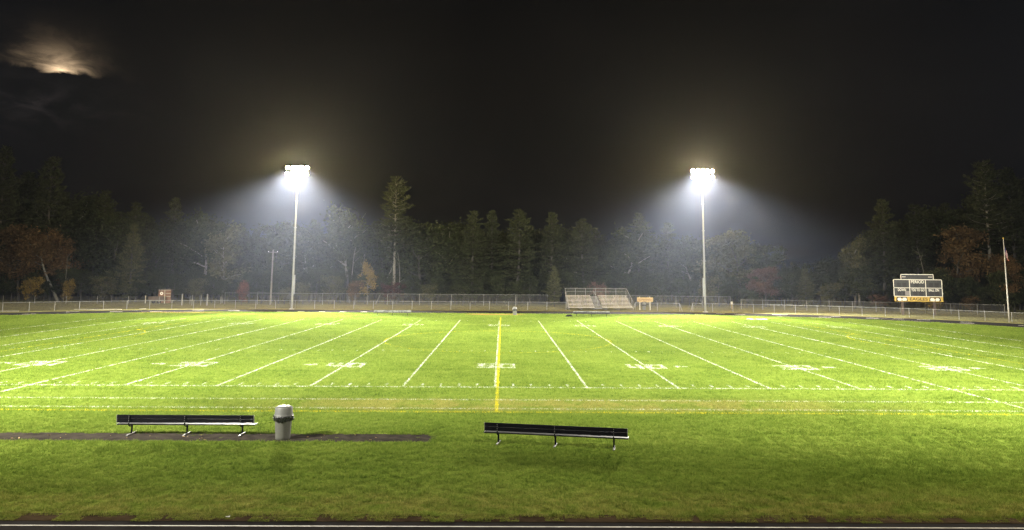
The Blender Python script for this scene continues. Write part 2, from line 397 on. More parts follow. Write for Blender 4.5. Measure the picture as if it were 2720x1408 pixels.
# curved break line across the lanes
for sgn, c0, a0, a1 in ((-1, CXL, 100, 114), (1, CXR, 40, 55)):
    mb = MB(); n_ = 14
    for i in range(n_):
        q = []
        for t_, w_ in ((i / n_, -0.05), (i / n_, 0.05), ((i + 1) / n_, 0.05), ((i + 1) / n_, -0.05)):
            a = R(a0 + (a1 - a0) * t_); r_ = RIN + 0.4 + 5.8 * (1 - math.sqrt(max(0, 1 - t_ ** 2))) + w_
            q.append((c0 + r_ * math.cos(a), TCY + r_ * math.sin(a), 0.007))
        mb.face(q)
    mb.build('break_line', M_['trackpaint'], track)

# ------------------------------------------------------------------ painted turf markings (blades of painted grass)
YD = 0.9144; FW = 53.333 * YD
def blade(vs, fs, x, y, h, w, rn, z=0.012):
    a = rn.uniform(0, 2 * math.pi); lx, ly = rn.gauss(0, 0.45) * h, rn.gauss(0, 0.45) * h
    dx, dy = math.cos(a) * w / 2, math.sin(a) * w / 2; k = len(vs)
    vs += [(x - dx, y - dy, z), (x + dx, y + dy, z), (x + lx, y + ly, z + h)]; fs.append((k, k + 1, k + 2))
def lod(y):
    # blade width grows where the turf is far from the stands; density follows
    return 0.010 if y < 2 else (0.014 if y < 25 else 0.024)
def painted(name, rects, mt, dens=1.0, inside=None, hh=0.066, rag=0.025, label=None):
    rn = random.Random(sum(map(ord, name)) + len(rects) + int(abs(rects[0][0]) * 37)); vs, fs = [], []
    for (x0, x1, y0, y1) in rects:
        yc0 = y0
        while yc0 < y1:
            yc1 = min(y1, yc0 + 6); w = lod((yc0 + yc1) / 2)
            n = int((x1 - x0) * (yc1 - yc0) * dens * 21.0 / w)
            for _ in range(n):
                x = rn.uniform(x0, x1); y = rn.uniform(yc0, yc1)
                if inside and not inside(x, y): continue
                # worn gaps
                if noise.noise((x * 1.9, y * 1.9, 4.2)) * 0.6 + rn.random() * 0.5 > 0.74: continue
                jx, jy = rn.gauss(0, rag * 0.5), rn.gauss(0, rag * 0.5)
                blade(vs, fs, x + jx, y + jy, hh * rn.uniform(0.65, 1.15), w * rn.uniform(0.7, 1.3), rn)
            yc0 = yc1
    me = bpy.data.meshes.new(name); me.from_pydata(vs, [], fs); me.materials.append(mt)
    o = link(name, me, turf)
    if label: o['label'] = label
    return o
for k_ in range(-10, 11):
    x_ = k_ * 5 * YD; y0 = 0.0
    if k_ in (-5, 5): y0 = -5.5
    nm = 50 - abs(k_) * 5
    painted('yard_line', [(x_ - 0.043, x_ + 0.043, y0, FW)], M_['whitepaint'], label='white %s yard line %s' % (nm if nm else 'goal', 'at midfield beside the yellow line' if k_ == 0 else ('left of midfield' if k_ < 0 else 'right of midfield')))
painted('sideline', [(-48, 48, -0.05, 0.05)], M_['whitepaint'], 0.8)
painted('restraining_line', [(-48, 48, -3.56, -3.46)], M_['whitepaint'], 0.6)
painted('restraining_line', [(-48, 48, -5.62, -5.52)], M_['whitepaint'], 0.6)
painted('touchline', [(-48, 48, -6.34, -6.24)], M_['yellowpaint'], 0.8, label='yellow touchline closest to the benches')
painted('halfway_line', [(0.06, 0.19, -6.3, 54.9)], M_['yellowpaint'], 1.0, label='yellow halfway line beside the white midfield line')
def arc_inside(cx, cy_, r, w, cond=None):
    def f(x, y):
        d = math.hypot(x - cx, y - cy_)
        return abs(d - r) < w / 2 and (cond is None or cond(x, y))
    return f
def painted_arc(name, cx, cy_, r, a0, a1, w, mt, dens=1.0):
    n = max(8, int((a1 - a0) * r / 0.8)); rects_v, fs = [], []; rn = random.Random(int(cx * 7 + r * 13))
    for i in range(n * 40):
        a = rn.uniform(a0, a1); d = r + rn.uniform(-w / 2, w / 2); x, y = cx + d * math.cos(a), cy_ + d * math.sin(a)
        blade(rects_v, fs, x, y, 0.064 * rn.uniform(0.65, 1.15), lod(y) * rn.uniform(0.7, 1.3), rn)
    me = bpy.data.meshes.new(name); me.from_pydata(rects_v, [], fs); me.materials.append(mt); return link(name, me, turf)
painted_arc('centre_circle', 0.0, 24.4, 9.35, 0, 2 * math.pi, 0.13, M_['yellowpaint'])
for s in (-1, 1):
    painted('penalty_area_line', [(s * 34.1 - 0.06, s * 34.1 + 0.06, 4.3, 44.5)], M_['yellowpaint'], 0.35)
    a_c = math.acos(6.1 / 9.2)
    c_ang = math.pi if s > 0 else 0
    painted_arc('penalty_arc', s * 40.3, 26.0, 9.2, c_ang - a_c, c_ang + a_c, 0.13, M_['yellowpaint'])
# one-yard marks: near sideline, two hash rows, far sideline
def hash_mark(x, y0, y1, d=0.5): return painted('hash_mark', [(x - 0.05, x + 0.05, y0, y1)], M_['whitepaint'], d)
for k_ in range(-49, 50):
    if k_ % 5 == 0: continue
    x_ = k_ * YD
    hash_mark(x_, 0.42, 1.05)
    if abs(x_) < 42: hash_mark(x_, 15.95, 16.55, 0.22)
    if abs(x_) < 36: hash_mark(x_, 47.5, 48.1, 0.20)
# numbers: block digits 1.2 m wide, 2 m tall
SEG = {'0': [(0, 1, 0, .2), (0, 1, .8, 1), (0, .28, .1, .9), (.72, 1, .1, .9)],
       '5': [(0, 1, .8, 1), (0, .28, .5, .9), (0, .95, .42, .60), (.72, 1, .1, .52), (0, .95, 0, .19)],
       '4': [(.58, .84, 0, 1), (0, 1, .28, .46), (0, .26, .4, 1)],
       '3': [(0, .95, .81, 1), (.72, 1, .55, .9), (.2, .9, .42, .59), (.72, 1, .1, .47), (0, .95, 0, .19)],
       '2': [(0, .95, .81, 1), (.72, 1, .5, .9), (0, 1, .42, .59), (0, .28, .1, .5), (0, 1, 0, .19)],
       '1': [(.36, .64, 0, 1), (.2, .8, 0, .17), (.2, .5, .78, .92)]}
def number(txt, xc, y0, flip, arrow):
    w, h, gap = 1.02, 1.95, 0.22; rects = []
    sg = -1 if flip else 1
    for d, xo in ((txt[0], -gap / 2 - w), (txt[1], gap / 2)):
        for a, c, e, g_ in SEG[d]:
            xa, xb = xo + a * w, xo + c * w; ya, yb = e * h, g_ * h
            if flip: xa, xb, ya, yb = -xb, -xa, h - yb, h - ya
            rects.append((xc + xa, xc + xb, y0 + ya, y0 + yb))
    o = painted('yard_number', rects, M_['whitepaint'], 0.5 if not flip else 0.3, label='white painted number %s on the %s side of the field, %s' % (txt, 'far' if flip else 'near', 'at midfield' if xc == 0 else ('left half' if xc < 0 else 'right half')))
    if arrow:
        tx = xc + arrow * 1.75
        def tri(x, y): return abs(y - (y0 + h * 0.55)) < 0.34 * (1 - abs(x - tx) / 0.95) and (x - tx) * arrow >= 0
        painted('direction_arrow', [(min(tx, tx + arrow * 0.95), max(tx, tx + arrow * 0.95), y0 + h * 0.55 - 0.36, y0 + h * 0.55 + 0.36)], M_['whitepaint'], 0.8, tri)
for k_ in (-4, -3, -2, -1, 0, 1, 2, 3, 4):
    t_ = str(50 - abs(k_) * 10)
    number(t_, k_ * 10 * YD, 7.1, False, 0 if k_ == 0 else (1 if k_ > 0 else -1))
    number(t_, k_ * 10 * YD, 40.2, True, 0)

# ------------------------------------------------------------------ grass as one mass (instanced tufts of blades)
patches = bpy.data.collections.new('grass_patches')     # source shapes, not placed in the scene themselves
def make_patch(name, seed, size, dens, w, h, fq=9.0):
    rn = random.Random(seed); vs, fs = [], []
    n = int(size * size * dens)
    for _ in range(n):
        x = rn.uniform(-size / 2, size / 2); y = rn.uniform(-size / 2, size / 2)
        cl = 0.9 * noise.noise((x * 3.6 + seed * 9.1, y * 3.6, seed)) + 1.0 * noise.noise((x * fq + seed, y * fq, seed * 2.2))
        if cl < -0.15 and rn.random() < 0.55: continue
        hh = h * max(0.22, 0.95 + 1.25 * cl) * rn.uniform(0.75, 1.25)
        blade(vs, fs, x, y, hh, w * rn.uniform(0.7, 1.35), rn, 0.0)
    me = bpy.data.meshes.new(name); me.from_pydata(vs, [], fs); me.materials.append(M_['grass'])
    o = bpy.data.objects.new(name, me); patches.objects.link(o)
NV = 6
for i in range(NV): make_patch('patch_a%d' % i, 10 + i, 1.0, 2300, 0.0090, 0.056, 13.0)
for i in range(NV): make_patch('patch_b%d' % i, 30 + i, 1.0, 1300, 0.0120, 0.055, 6.5)
for i in range(NV): make_patch('patch_c%d' % i, 50 + i, 2.0, 420, 0.024, 0.060, 3.6)
pv, prot, pidx, pscl = [], [], [], []
rn = random.Random(77)
def in_oval(x, y, r):
    if x > CXR: return math.hypot(x - CXR, y - TCY) < r
    if x < CXL: return math.hypot(x - CXL, y - TCY) < r
    return abs(y - TCY) < r
def rows(y0, y1, size, base, xa=None, xb=None):
    n = max(1, round((y1 - y0) / size)); sy = (y1 - y0) / n
    for j in range(n):
        yc = y0 + (j + 0.5) * sy; hw = (yc + 36.4) * 0.72 + 5.0
        lo, hi = (-hw if xa is None else max(xa, -hw)), (hw if xb is None else xb)
        nx = max(1, math.ceil((hi - lo) / size)); sx = (hi - lo) / nx
        for i in range(nx):
            xc = lo + (i + 0.5) * sx
            if not in_oval(xc, yc, RIN - size * 0.30): continue
            pv.append((xc, yc, 0.012)); prot.append(rn.randrange(4) * math.pi / 2); pidx.append(base + rn.randrange(NV)); pscl.append((max(sx, sy) / size * 1.03) * rn.choice((1, 1)))
rows(NY + 0.32, PY0, 1.0, 0)
rows(PY0, PY1, 1.2, 0, PX1 + 0.03, None)
rows(PY1, -2.0, 1.0, 0)
rows(-2.0, 22.0, 1.0, NV)
rows(22.0, TCY + RIN - 0.2, 2.0, 2 * NV)
def creep(x, y, sc): pv.append((x, y, 0.014)); prot.append(rn.randrange(4) * math.pi / 2); pidx.append(rn.randrange(NV)); pscl.append(sc)
for _ in range(230):
    x = rn.uniform(-24, PX1)
    if rn.random() < 0.5: creep(x, PY0 + rn.uniform(-0.05, 0.03), rn.uniform(0.10, 0.26))
    else: creep(x, PY1 - rn.uniform(-0.05, 0.04), rn.uniform(0.10, 0.26))
for _ in range(14): creep(PX1 + rn.uniform(-0.16, 0.05), rn.uniform(PY0, PY1), rn.uniform(0.15, 0.35))
for _ in range(18): creep(rn.uniform(-22, PX1), rn.uniform(PY0 + 0.1, PY1 - 0.1), rn.uniform(0.06, 0.16))
for _ in range(150): creep(rn.uniform(-16, 17), NY + 0.30 + rn.uniform(-0.12, 0.10), rn.uniform(0.18, 0.55))
me = bpy.data.meshes.new('grass'); me.from_pydata(pv, [], [])
at = me.attributes.new('rz', 'FLOAT', 'POINT'); at.data.foreach_set('value', prot)
at = me.attributes.new('pick', 'INT', 'POINT'); at.data.foreach_set('value', pidx)
at = me.attributes.new('sc', 'FLOAT', 'POINT'); at.data.foreach_set('value', pscl)
me.materials.append(M_['grass'])
grass = tag(link('grass', me), 'short green mown grass covering the football field', 'grass', kind='stuff')
def instancer(obj, coll, gname):
    g = bpy.data.node_groups.new(gname, 'GeometryNodeTree')
    g.interface.new_socket('Geometry', in_out='INPUT', socket_type='NodeSocketGeometry'); g.interface.new_socket('Geometry', in_out='OUTPUT', socket_type='NodeSocketGeometry')
    gi = g.nodes.new('NodeGroupInput'); go = g.nodes.new('NodeGroupOutput'); ip = g.nodes.new('GeometryNodeInstanceOnPoints')
    ci = g.nodes.new('GeometryNodeCollectionInfo'); ci.inputs['Collection'].default_value = coll
    ci.inputs['Separate Children'].default_value = True; ci.inputs['Reset Children'].default_value = True
    def attr(nm, ty):
        a = g.nodes.new('GeometryNodeInputNamedAttribute'); a.data_type = ty; a.inputs['Name'].default_value = nm
        return [s for s in a.outputs if s.enabled][0]
    cx = g.nodes.new('ShaderNodeCombineXYZ'); g.links.new(attr('rz', 'FLOAT'), cx.inputs[2])
    er = g.nodes.new('FunctionNodeEulerToRotation'); g.links.new(cx.outputs[0], er.inputs[0])
    g.links.new(gi.outputs[0], ip.inputs['Points']); g.links.new(ci.outputs[0], ip.inputs['Instance'])
    ip.inputs['Pick Instance'].default_value = True
    g.links.new(attr('pick', 'INT'), ip.inputs['Instance Index']); g.links.new(er.outputs[0], ip.inputs['Rotation'])
    sc_ = g.nodes.new('ShaderNodeCombineXYZ'); a_s = attr('sc', 'FLOAT')
    for i in range(3): g.links.new(a_s, sc_.inputs[i])
    g.links.new(sc_.outputs[0], ip.inputs['Scale']); g.links.new(ip.outputs[0], go.inputs[0])
    md = obj.modifiers.new('scatter', 'NODES'); md.node_group = g
instancer(grass, patches, 'scatter_grass')

# rough grass between the running track and the trees: short tufts, joined in one mass
rough = bpy.data.collections.new('rough_patches')
def rough_patch(name, seed):
    rn_ = random.Random(seed); vs, fs = [], []
    for _ in range(900):
        x, y = rn_.uniform(-2, 2), rn_.uniform(-2, 2)
        blade(vs, fs, x, y, 0.07 * rn_.uniform(0.4, 1.4) * max(0.2, 0.8 + noise.noise((x * 1.5, y * 1.5, seed))), 0.04, rn_, 0.0)
    me_ = bpy.data.meshes.new(name); me_.from_pydata(vs, [], fs); me_.materials.append(M_['rough_ground']); rough.objects.link(bpy.data.objects.new(name, me_))
for i in range(4): rough_patch('rough_%d' % i, 90 + i)
pv, prot, pidx, pscl = [], [], [], []
y = TCY + ROUT - 30
while y < 95:
    x = -95
    while x < 95:
        if not in_oval(x, y, ROUT + 1.6) and abs(x) < (y + 36) * 0.78: pv.append((x, y, -0.02)); prot.append(rn.randrange(4) * math.pi / 2); pidx.append(rn.randrange(4)); pscl.append(1.0)
        x += 4
    y += 4
me = bpy.data.meshes.new('rough_grass'); me.from_pydata(pv, [], [])
at = me.attributes.new('rz', 'FLOAT', 'POINT'); at.data.foreach_set('value', prot)
at = me.attributes.new('pick', 'INT', 'POINT'); at.data.foreach_set('value', pidx)
at = me.attributes.new('sc', 'FLOAT', 'POINT'); at.data.foreach_set('value', pscl)
instancer(tag(link('rough_grass', me), 'dull rough grass between the running track and the woods', 'grass', kind='stuff'), rough, 'scatter_rough')

# ------------------------------------------------------------------ chain-link fences
class FenceKit:
    def __init__(s, h, pr=0.032):
        mb = MB(); mb.tube([(0, 0, -0.05), (0, 0, h + 0.03)], pr, 8); mb.lathe([(pr * 1.15, h + 0.03), (pr * 0.8, h + 0.07), (0.002, h + 0.085)], 8)
        s.post = mb.mesh('fence_post', M_['galv']); s.h = h
def fence(name, pts, kit, label, group=None, rail=True, wire=True, step=2.9, brace=False):
    root = empty(name, (pts[0][0], pts[0][1], 0), 0, label, 'fence', group)
    # resample the polyline
    L = [0]
    for p, q in zip(pts, pts[1:]): L.append(L[-1] + math.hypot(q[0] - p[0], q[1] - p[1]))
    n = max(1, round(L[-1] / step)); P = []
    for i in range(n + 1):
        d = L[-1] * i / n; k = 0
        while k < len(L) - 2 and L[k + 1] < d: k += 1
        t = (d - L[k]) / max(1e-6, L[k + 1] - L[k]); P.append((pts[k][0] + (pts[k + 1][0] - pts[k][0]) * t, pts[k][1] + (pts[k + 1][1] - pts[k][1]) * t))
    o0 = Vector((pts[0][0], pts[0][1], 0)); rn_ = random.Random(n)
    for x, y in P:
        o = link('post', kit.post, root); o.location = Vector((x, y, 0)) - o0; o.rotation_euler = (rn_.gauss(0, 0.012), rn_.gauss(0, 0.012), 0)
    for p, q in zip(P, P[1:]):
        a = Vector((p[0], p[1], 0)) - o0; c = Vector((q[0], q[1], 0)) - o0
        if rail:
            mb = MB(); mb.tube([a + Vector((0, 0, kit.h)), c + Vector((0, 0, kit.h))], 0.024, 6); mb.build('top_rail', M_['galv'], root)
        if wire:
            mb = MB(); dn = Vector((0, 0.036, 0))
            mb.face([a + dn + Vector((0, 0, 0.03)), c + dn + Vector((0, 0, 0.03)), c + dn + Vector((0, 0, kit.h)), a + dn + Vector((0, 0, kit.h))])
            mb.build('chain_link_panel', M_['chain'], root)
    if brace:
        for e, f_ in ((P[0], P[1]), (P[-1], P[-2])):
            a = Vector((e[0], e[1], 0)) - o0; d = (Vector((f_[0], f_[1], 0)) - o0 - a).normalized()
            mb = MB(); mb.tube([a + Vector((0, 0, kit.h)), a - d * 0.35 + Vector((0, -0.1, 0))], 0.028, 6); mb.build('end_brace', M_['galv'], root)
    return root
K12, K18 = FenceKit(1.17), FenceKit(1.85, 0.030)
def fpt(a, right): c = CXR if right else CXL; return (c + RFEN * math.cos(R(a)), TCY + RFEN * math.sin(R(a)))
fence('chain_link_fence', [fpt(148, False)] + [fpt(a, False) for a in range(144, 89, -3)] + [(10.0, TCY + RFEN + 0.9)], K12, 'long low chain-link fence left of the bleachers behind the running track')
fence('chain_link_fence', [(20.5, TCY + RFEN + 0.9), (24.6, TCY + RFEN + 0.2), (26.9, TCY + RFEN - 0.6)], K12, 'short low chain-link fence between the bleachers and the open gap', brace=True)
fence('chain_link_fence', [fpt(83, True)] + [fpt(a, True) for a in range(80, 14, -3)], K12, 'low curving chain-link fence in front of the scoreboard', brace=True)
fence('chain_link_fence', [(-96, 82), (-46.5, 84.5)], K12, 'back fence of bare thin posts at the wood edge, far left', rail=False, step=5.1)
fence('chain_link_fence', [(-46, 85), (-17, 85.5), (8, 85.5)], K18, 'tall dim chain-link back fence left of the bleachers at the wood edge', step=5.3)
fence('chain_link_fence', [(20.6, 85), (33, 84), (38, 82.5)], K18, 'tall dim chain-link back fence right of the bleachers', step=5.0)
fence('chain_link_fence', [(38.6, 79.0), (47, 77), (58, 73.5), (72, 66)], FenceKit(1.5), 'back fence with bright top rail left of the scoreboard', step=3.4)
for x_, l_ in ((-50.9, 'thick pale gate post left of its pair behind the far fence'), (-46.9, 'thick pale gate post right of its pair behind the far fence')):
    mb = MB(); mb.tube([(0, 0, -0.05), (0, 0, 1.75)], 0.10, 10); mb.lathe([(0.115, 1.75), (0.10, 1.80), (0.01, 1.83)], 10)
    o = mb.build('gate_post', M_['galv']); o.location = (x_, 80, 0); tag(o, l_, 'post', 'gate posts')
for x_, l_ in ((-49.3, 'thin bare stake between the two pale gate posts, left one'), (-47.9, 'thin bare stake between the two pale gate posts, right one')):
    mb = MB(); mb.tube([(0, 0, -0.05), (0, 0, 1.6)], 0.045, 8); mb.lathe([(0.05, 1.6), (0.01, 1.64)], 8)
    o = mb.build('stake', M_['galv']); o.location = (x_, 80, 0); tag(o, l_, 'stake', 'stakes between the gate posts')

# ------------------------------------------------------------------ floodlight poles
PH = 20.3
def flood_mesh():
    # bowl reflector opening towards -Y and tilted down
    T = Matrix.Rotation(R(90 + 28), 4, 'X')
    h = MB(); h.smooth = True
    h.lathe([(0.06, -0.42), (0.13, -0.40), (0.16, -0.24), (0.24, -0.12), (0.33, 0.0), (0.345, 0.02), (0.32, 0.02), (0.30, -0.02)], 20, 0, T, cap0=True)
    l = MB(); l.lathe([(0.002, -0.005), (0.16, -0.008), (0.30, -0.018)], 20, 0, T)
    return h.mesh('floodlight', M_['galv']), l.mesh('lens', M_['lens'])
FM, LM = flood_mesh()
def light_pole(x, y, rz, label, aims, energy, spot=118, blend=1.0, mirror=1, spill=0.10):
    root = empty('floodlight_pole', (x, y, 0), rz, label, 'light pole', 'floodlight poles around the field')
    mb = MB(); mb.smooth = True
    n = 14; mb.tube([(0, 0, PH * i / n - 0.1 * (i == 0)) for i in range(n + 1)], [0.165 - 0.075 * i / n for i in range(n + 1)], 14); mb.build('pole', M_['poleconc'], root)
    mb = MB(); mb.box(-0.31, 0.31, -0.31, 0.31, -0.05, 0.09, bev=0.03); mb.build('base', M_['poleconc'], root)
    mb = MB(); mb.box(0.19 * mirror - 0.13, 0.19 * mirror + 0.13, -0.16, 0.08, 2.2, 5.0, bev=0.02); mb.build('ballast_cabinet', M_['galv'], root)
    for z in (7.5, 12.0, 16.0):
        mb = MB(); mb.lathe([(0.20, z - 0.05), (0.205, z), (0.20, z + 0.05)], 14); mb.build('pole_band', M_['galv'], root)
    for z in (20.10, 21.00):
        mb = MB(); mb.box(-1.75, 1.75, -0.06, 0.06, z - 0.30, z - 0.18); mb.build('crossarm', M_['galv'], root)
    mb = MB(); mb.tube([(0, 0, PH), (0, 0, 21.0)], 0.07, 10); mb.build('mast_top', M_['galv'], root)
    top = [-1.45, -0.72, 0.0, 0.72, 1.45]; bot = [-1.5, 0.05, 0.72, 1.4]
    spots = []
    for z, xs_ in ((21.0, top), (20.10, bot)):
        for q in xs_:
            q *= mirror
            fl = link('floodlight', FM, root); fl.location = (q, -0.25, z); fl.rotation_euler = (0, 0, q * -0.12)
            link('lens', LM, fl); spots.append((q, -0.40, z))
    rot = Matrix.Rotation(rz, 4, 'Z')
    for i, (a, es, *sz) in enumerate(aims):
        q = Vector((top[(i * 2) % 5] * mirror, -0.62, 20.75)); wp = rot @ q + Vector((x, y, 0))
        ld = bpy.data.lights.new('floodlight_beam', 'SPOT'); ld.energy = energy * es; ld.spot_size = R(sz[0] if sz else spot); ld.spot_blend = 0.9 if sz else blend
        ld.shadow_soft_size = 0.22; ld.color = (1.0, 0.97, 0.88)
        lo = bpy.data.objects.new('floodlight_beam', ld); COL.objects.link(lo); lo.parent = root
        d = Vector((a[0], a[1], 0.0)) - wp
        lo.location = q; lo.rotation_euler = (rot.to_quaternion().inverted() @ d.to_track_quat('-Z', 'Y')).to_euler()
    # stray light leaving the reflectors in every direction
    ld = bpy.data.lights.new('floodlight_spill', 'POINT'); ld.energy = energy * spill; ld.shadow_soft_size = 0.30; ld.color = (1.0, 0.73, 0.32)
    lo = bpy.data.objects.new('floodlight_spill', ld); COL.objects.link(lo); lo.parent = root; lo.location = (0.35 * mirror, -0.75, 20.55)
    return root
E0 = 335000.0
light_pole(-30.6, 70.5, 0, 'tall lit floodlight pole on the left behind the running track', [((-45, 57), 0.70), ((-25, 46.5), 1.35), ((-16, 56), 0.75), ((-9, -4), 0.8, 14)], E0 * 1.1, 63, 0.40, spill=0.17)
light_pole(30.3, 70.1, 0, 'tall lit floodlight pole on the right behind the running track', [((45, 57), 0.70), ((25, 46.3), 1.35), ((16, 56), 0.75), ((3, -4), 0.8, 14)], E0 * 1.1, 63, 0.40, mirror=-1, spill=0.17)
light_pole(-30.3, -27.0, math.pi, 'floodlight pole on the near side of the track, left', [((-46, 18), 0.65), ((-24, 22), 1.0), ((-6, 18), 0.9), ((-10, -8), 0.18)], E0, 70, 0.85, spill=0.03)
light_pole(30.3, -27.0, math.pi, 'floodlight pole on the near side of the track, right', [((46, 18), 0.70), ((24, 22), 1.0), ((6, 18), 0.9), ((10, -8), 0.18)], E0, 70, 0.85, spill=0.03)

# ------------------------------------------------------------------ team benches
def make_bench(back_mats, label, seat_m='blackworn', L=4.72):
    root = empty('team_bench', (0, 0, 0), 0, label, 'bench', 'team benches')
    # local: x along, back at -y (towards the viewer for the near ones), seat in front at +y
    for k_, z in enumerate((0.442, 0.578)):
        mb = MB(); y0 = -0.06 - 0.02 * k_
        mb.box(-L / 2, L / 2, y0, y0 + 0.034, z, z + 0.128, bev=0.006)
        for rz_ in (0.032, 0.064, 0.096): mb.box(-L / 2 + 0.004, L / 2 - 0.004, y0 - 0.004, y0 + 0.001, z + rz_ - 0.006, z + rz_ + 0.006)
        mb.build('back_plank', M_[back_mats[k_]], root)
        for s in (-1, 1):
            mb = MB(); mb.box(s * (L / 2 + 0.006) - 0.008, s * (L / 2 + 0.006) + 0.008, y0 - 0.006, y0 + 0.04, z - 0.004, z + 0.132, bev=0.003); mb.build('end_cap', M_['capm'], root)
    mb = MB(); mb.box(-L / 2 - 0.02, L / 2 + 0.02, 0.0, 0.255, 0.345, 0.385, bev=0.008); mb.build('seat', M_[seat_m], root)
    for s in (-1, 1):
        mb = MB(); mb.box(s * (L / 2 + 0.027) - 0.008, s * (L / 2 + 0.027) + 0.008, -0.005, 0.26, 0.34, 0.39, bev=0.003); mb.build('end_cap', M_['capm'], root)
    for x in (-1.92, 0.0, 1.92):
        mb = MB(); mb.tube([(x, 0.13, 0.035), (x, 0.13, 0.345)], 0.030, 8); mb.build('leg', M_['black'], root)
        mb = MB(); mb.box(x - 0.032, x + 0.032, -0.20, 0.42, 0.012, 0.052, bev=0.008); mb.build('foot_bar', M_['foot'], root)
        mb = MB(); mb.tube([(x, 0.20, 0.33), (x, 0.02, 0.31), (x, -0.06, 0.33), (x, -0.115, 0.40), (x, -0.115, 0.52), (x, -0.105, 0.69)], 0.020, 8); mb.build('back_bracket', M_['black'], root)
        for z in (0.47, 0.53, 0.61, 0.67):
            mb = MB(); mb.lathe([(0.012, 0), (0.010, 0.008), (0.001, 0.010)], 8, 0, Matrix.Translation((x, -0.132, z)) @ Matrix.Rotation(R(90), 4, 'X')); mb.build('bolt', M_['capm'], root)
    return root
b1 = make_bench(('black', 'black'), 'black aluminium bench standing on the asphalt strip beside the grey bin')
b1.location = (-10.63, -10.58, 0.006)
b2 = copy_tree(b1); b2['label'] = 'black bench standing on the grass, slightly turned, right of the strip'
b2.location = (2.10, -12.02, 0.012); b2.rotation_euler = (0, 0, R(-10.5))
b3 = make_bench(('whiteworn', 'whiteworn'), 'far bench with flaking pale backrest, left of the midfield line')
b3.location = (-13.7, 56.5, 0.012); b3.rotation_euler = (0, 0, math.pi)
b4 = make_bench(('blackworn', 'whiteworn'), 'far dark bench with flaking paint in front of the bleachers')
b4.location = (11.85, 56.9, 0.012); b4.rotation_euler = (0, 0, math.pi - R(1.5))

# ------------------------------------------------------------------ trash cans
def make_can(label):
    root = empty('trash_can', (0, 0, 0), 0, label, 'trash can', 'grey trash cans')
    mb = MB(); mb.smooth = True
    mb.lathe([(0.235, 0.0), (0.245, 0.015), (0.250, 0.10), (0.285, 0.70), (0.290, 0.74), (0.312, 0.745), (0.312, 0.79), (0.29, 0.79)], 36, cap0=True); mb.build('body', M_['canbody'], root)
    for a in (0, math.pi):
        T = Matrix.Rotation(a, 4, 'Z'); mb = MB()
        mb.tube([T @ Vector(p) for p in ((0.29, -0.07, 0.70), (0.345, -0.06, 0.69), (0.345, 0.06, 0.69), (0.29, 0.07, 0.70))], 0.018, 8); mb.build('handle', M_['canbody'], root)
    mb = MB(); mb.smooth = True
    mb.lathe([(0.318, 0.775), (0.322, 0.80), (0.305, 0.815), (0.300, 0.83), (0.287, 1.02), (0.275, 1.05), (0.20, 1.085), (0.10, 1.10), (0.002, 1.105)], 36); mb.build('lid', M_['canlid'], root)
    # liner folded over the rim
    mb = MB(); rn_ = random.Random(5); n = 48; prof = []
    rowsz = [(0.320, 0.782), (0.330, 0.75), (0.328, 0.70), (0.318, 0.645), (0.300, 0.60)]
    for i, (r_, z) in enumerate(rowsz):
        for j in range(n):
            a = 2 * math.pi * j / n; wv = noise.noise((math.cos(a) * 3.5, math.sin(a) * 3.5, z * 6)) * 0.035 * (0.3 + i * 0.35) + noise.noise((math.cos(a) * 10, math.sin(a) * 10, z * 14)) * 0.018
            zz = z + (0.06 * noise.noise((math.cos(a) * 2.2 + 3, math.sin(a) * 2.2, 1.0)) * i / 2 if i else 0)
            mb.v.append(((r_ + abs(wv)) * math.cos(a), (r_ + abs(wv)) * math.sin(a), zz))
    for i in range(len(rowsz) - 1):
        for j in range(n): mb.f.append((i * n + j, i * n + (j + 1) % n, (i + 1) * n + (j + 1) % n, (i + 1) * n + j)); mb.mi.append(0)
    mb.build('bin_liner', M_['bag'], root)
    return root
c1 = make_can('grey domed trash can with black liner beside the black bench'); c1.location = (-7.13, -11.02, 0.018)
c2 = copy_tree(c1); c2['label'] = 'small distant grey trash can on the far sideline near midfield'; c2.location = (2.0, 59.6, 0.012); c2.rotation_euler = (0, 0, 1.1)
c3 = copy_tree(c1); c3['label'] = 'dim grey trash can behind the fence below the wooden sign'; c3.location = (22.45, 76.2, 0.0); c3.rotation_euler = (0, 0, 0.5)

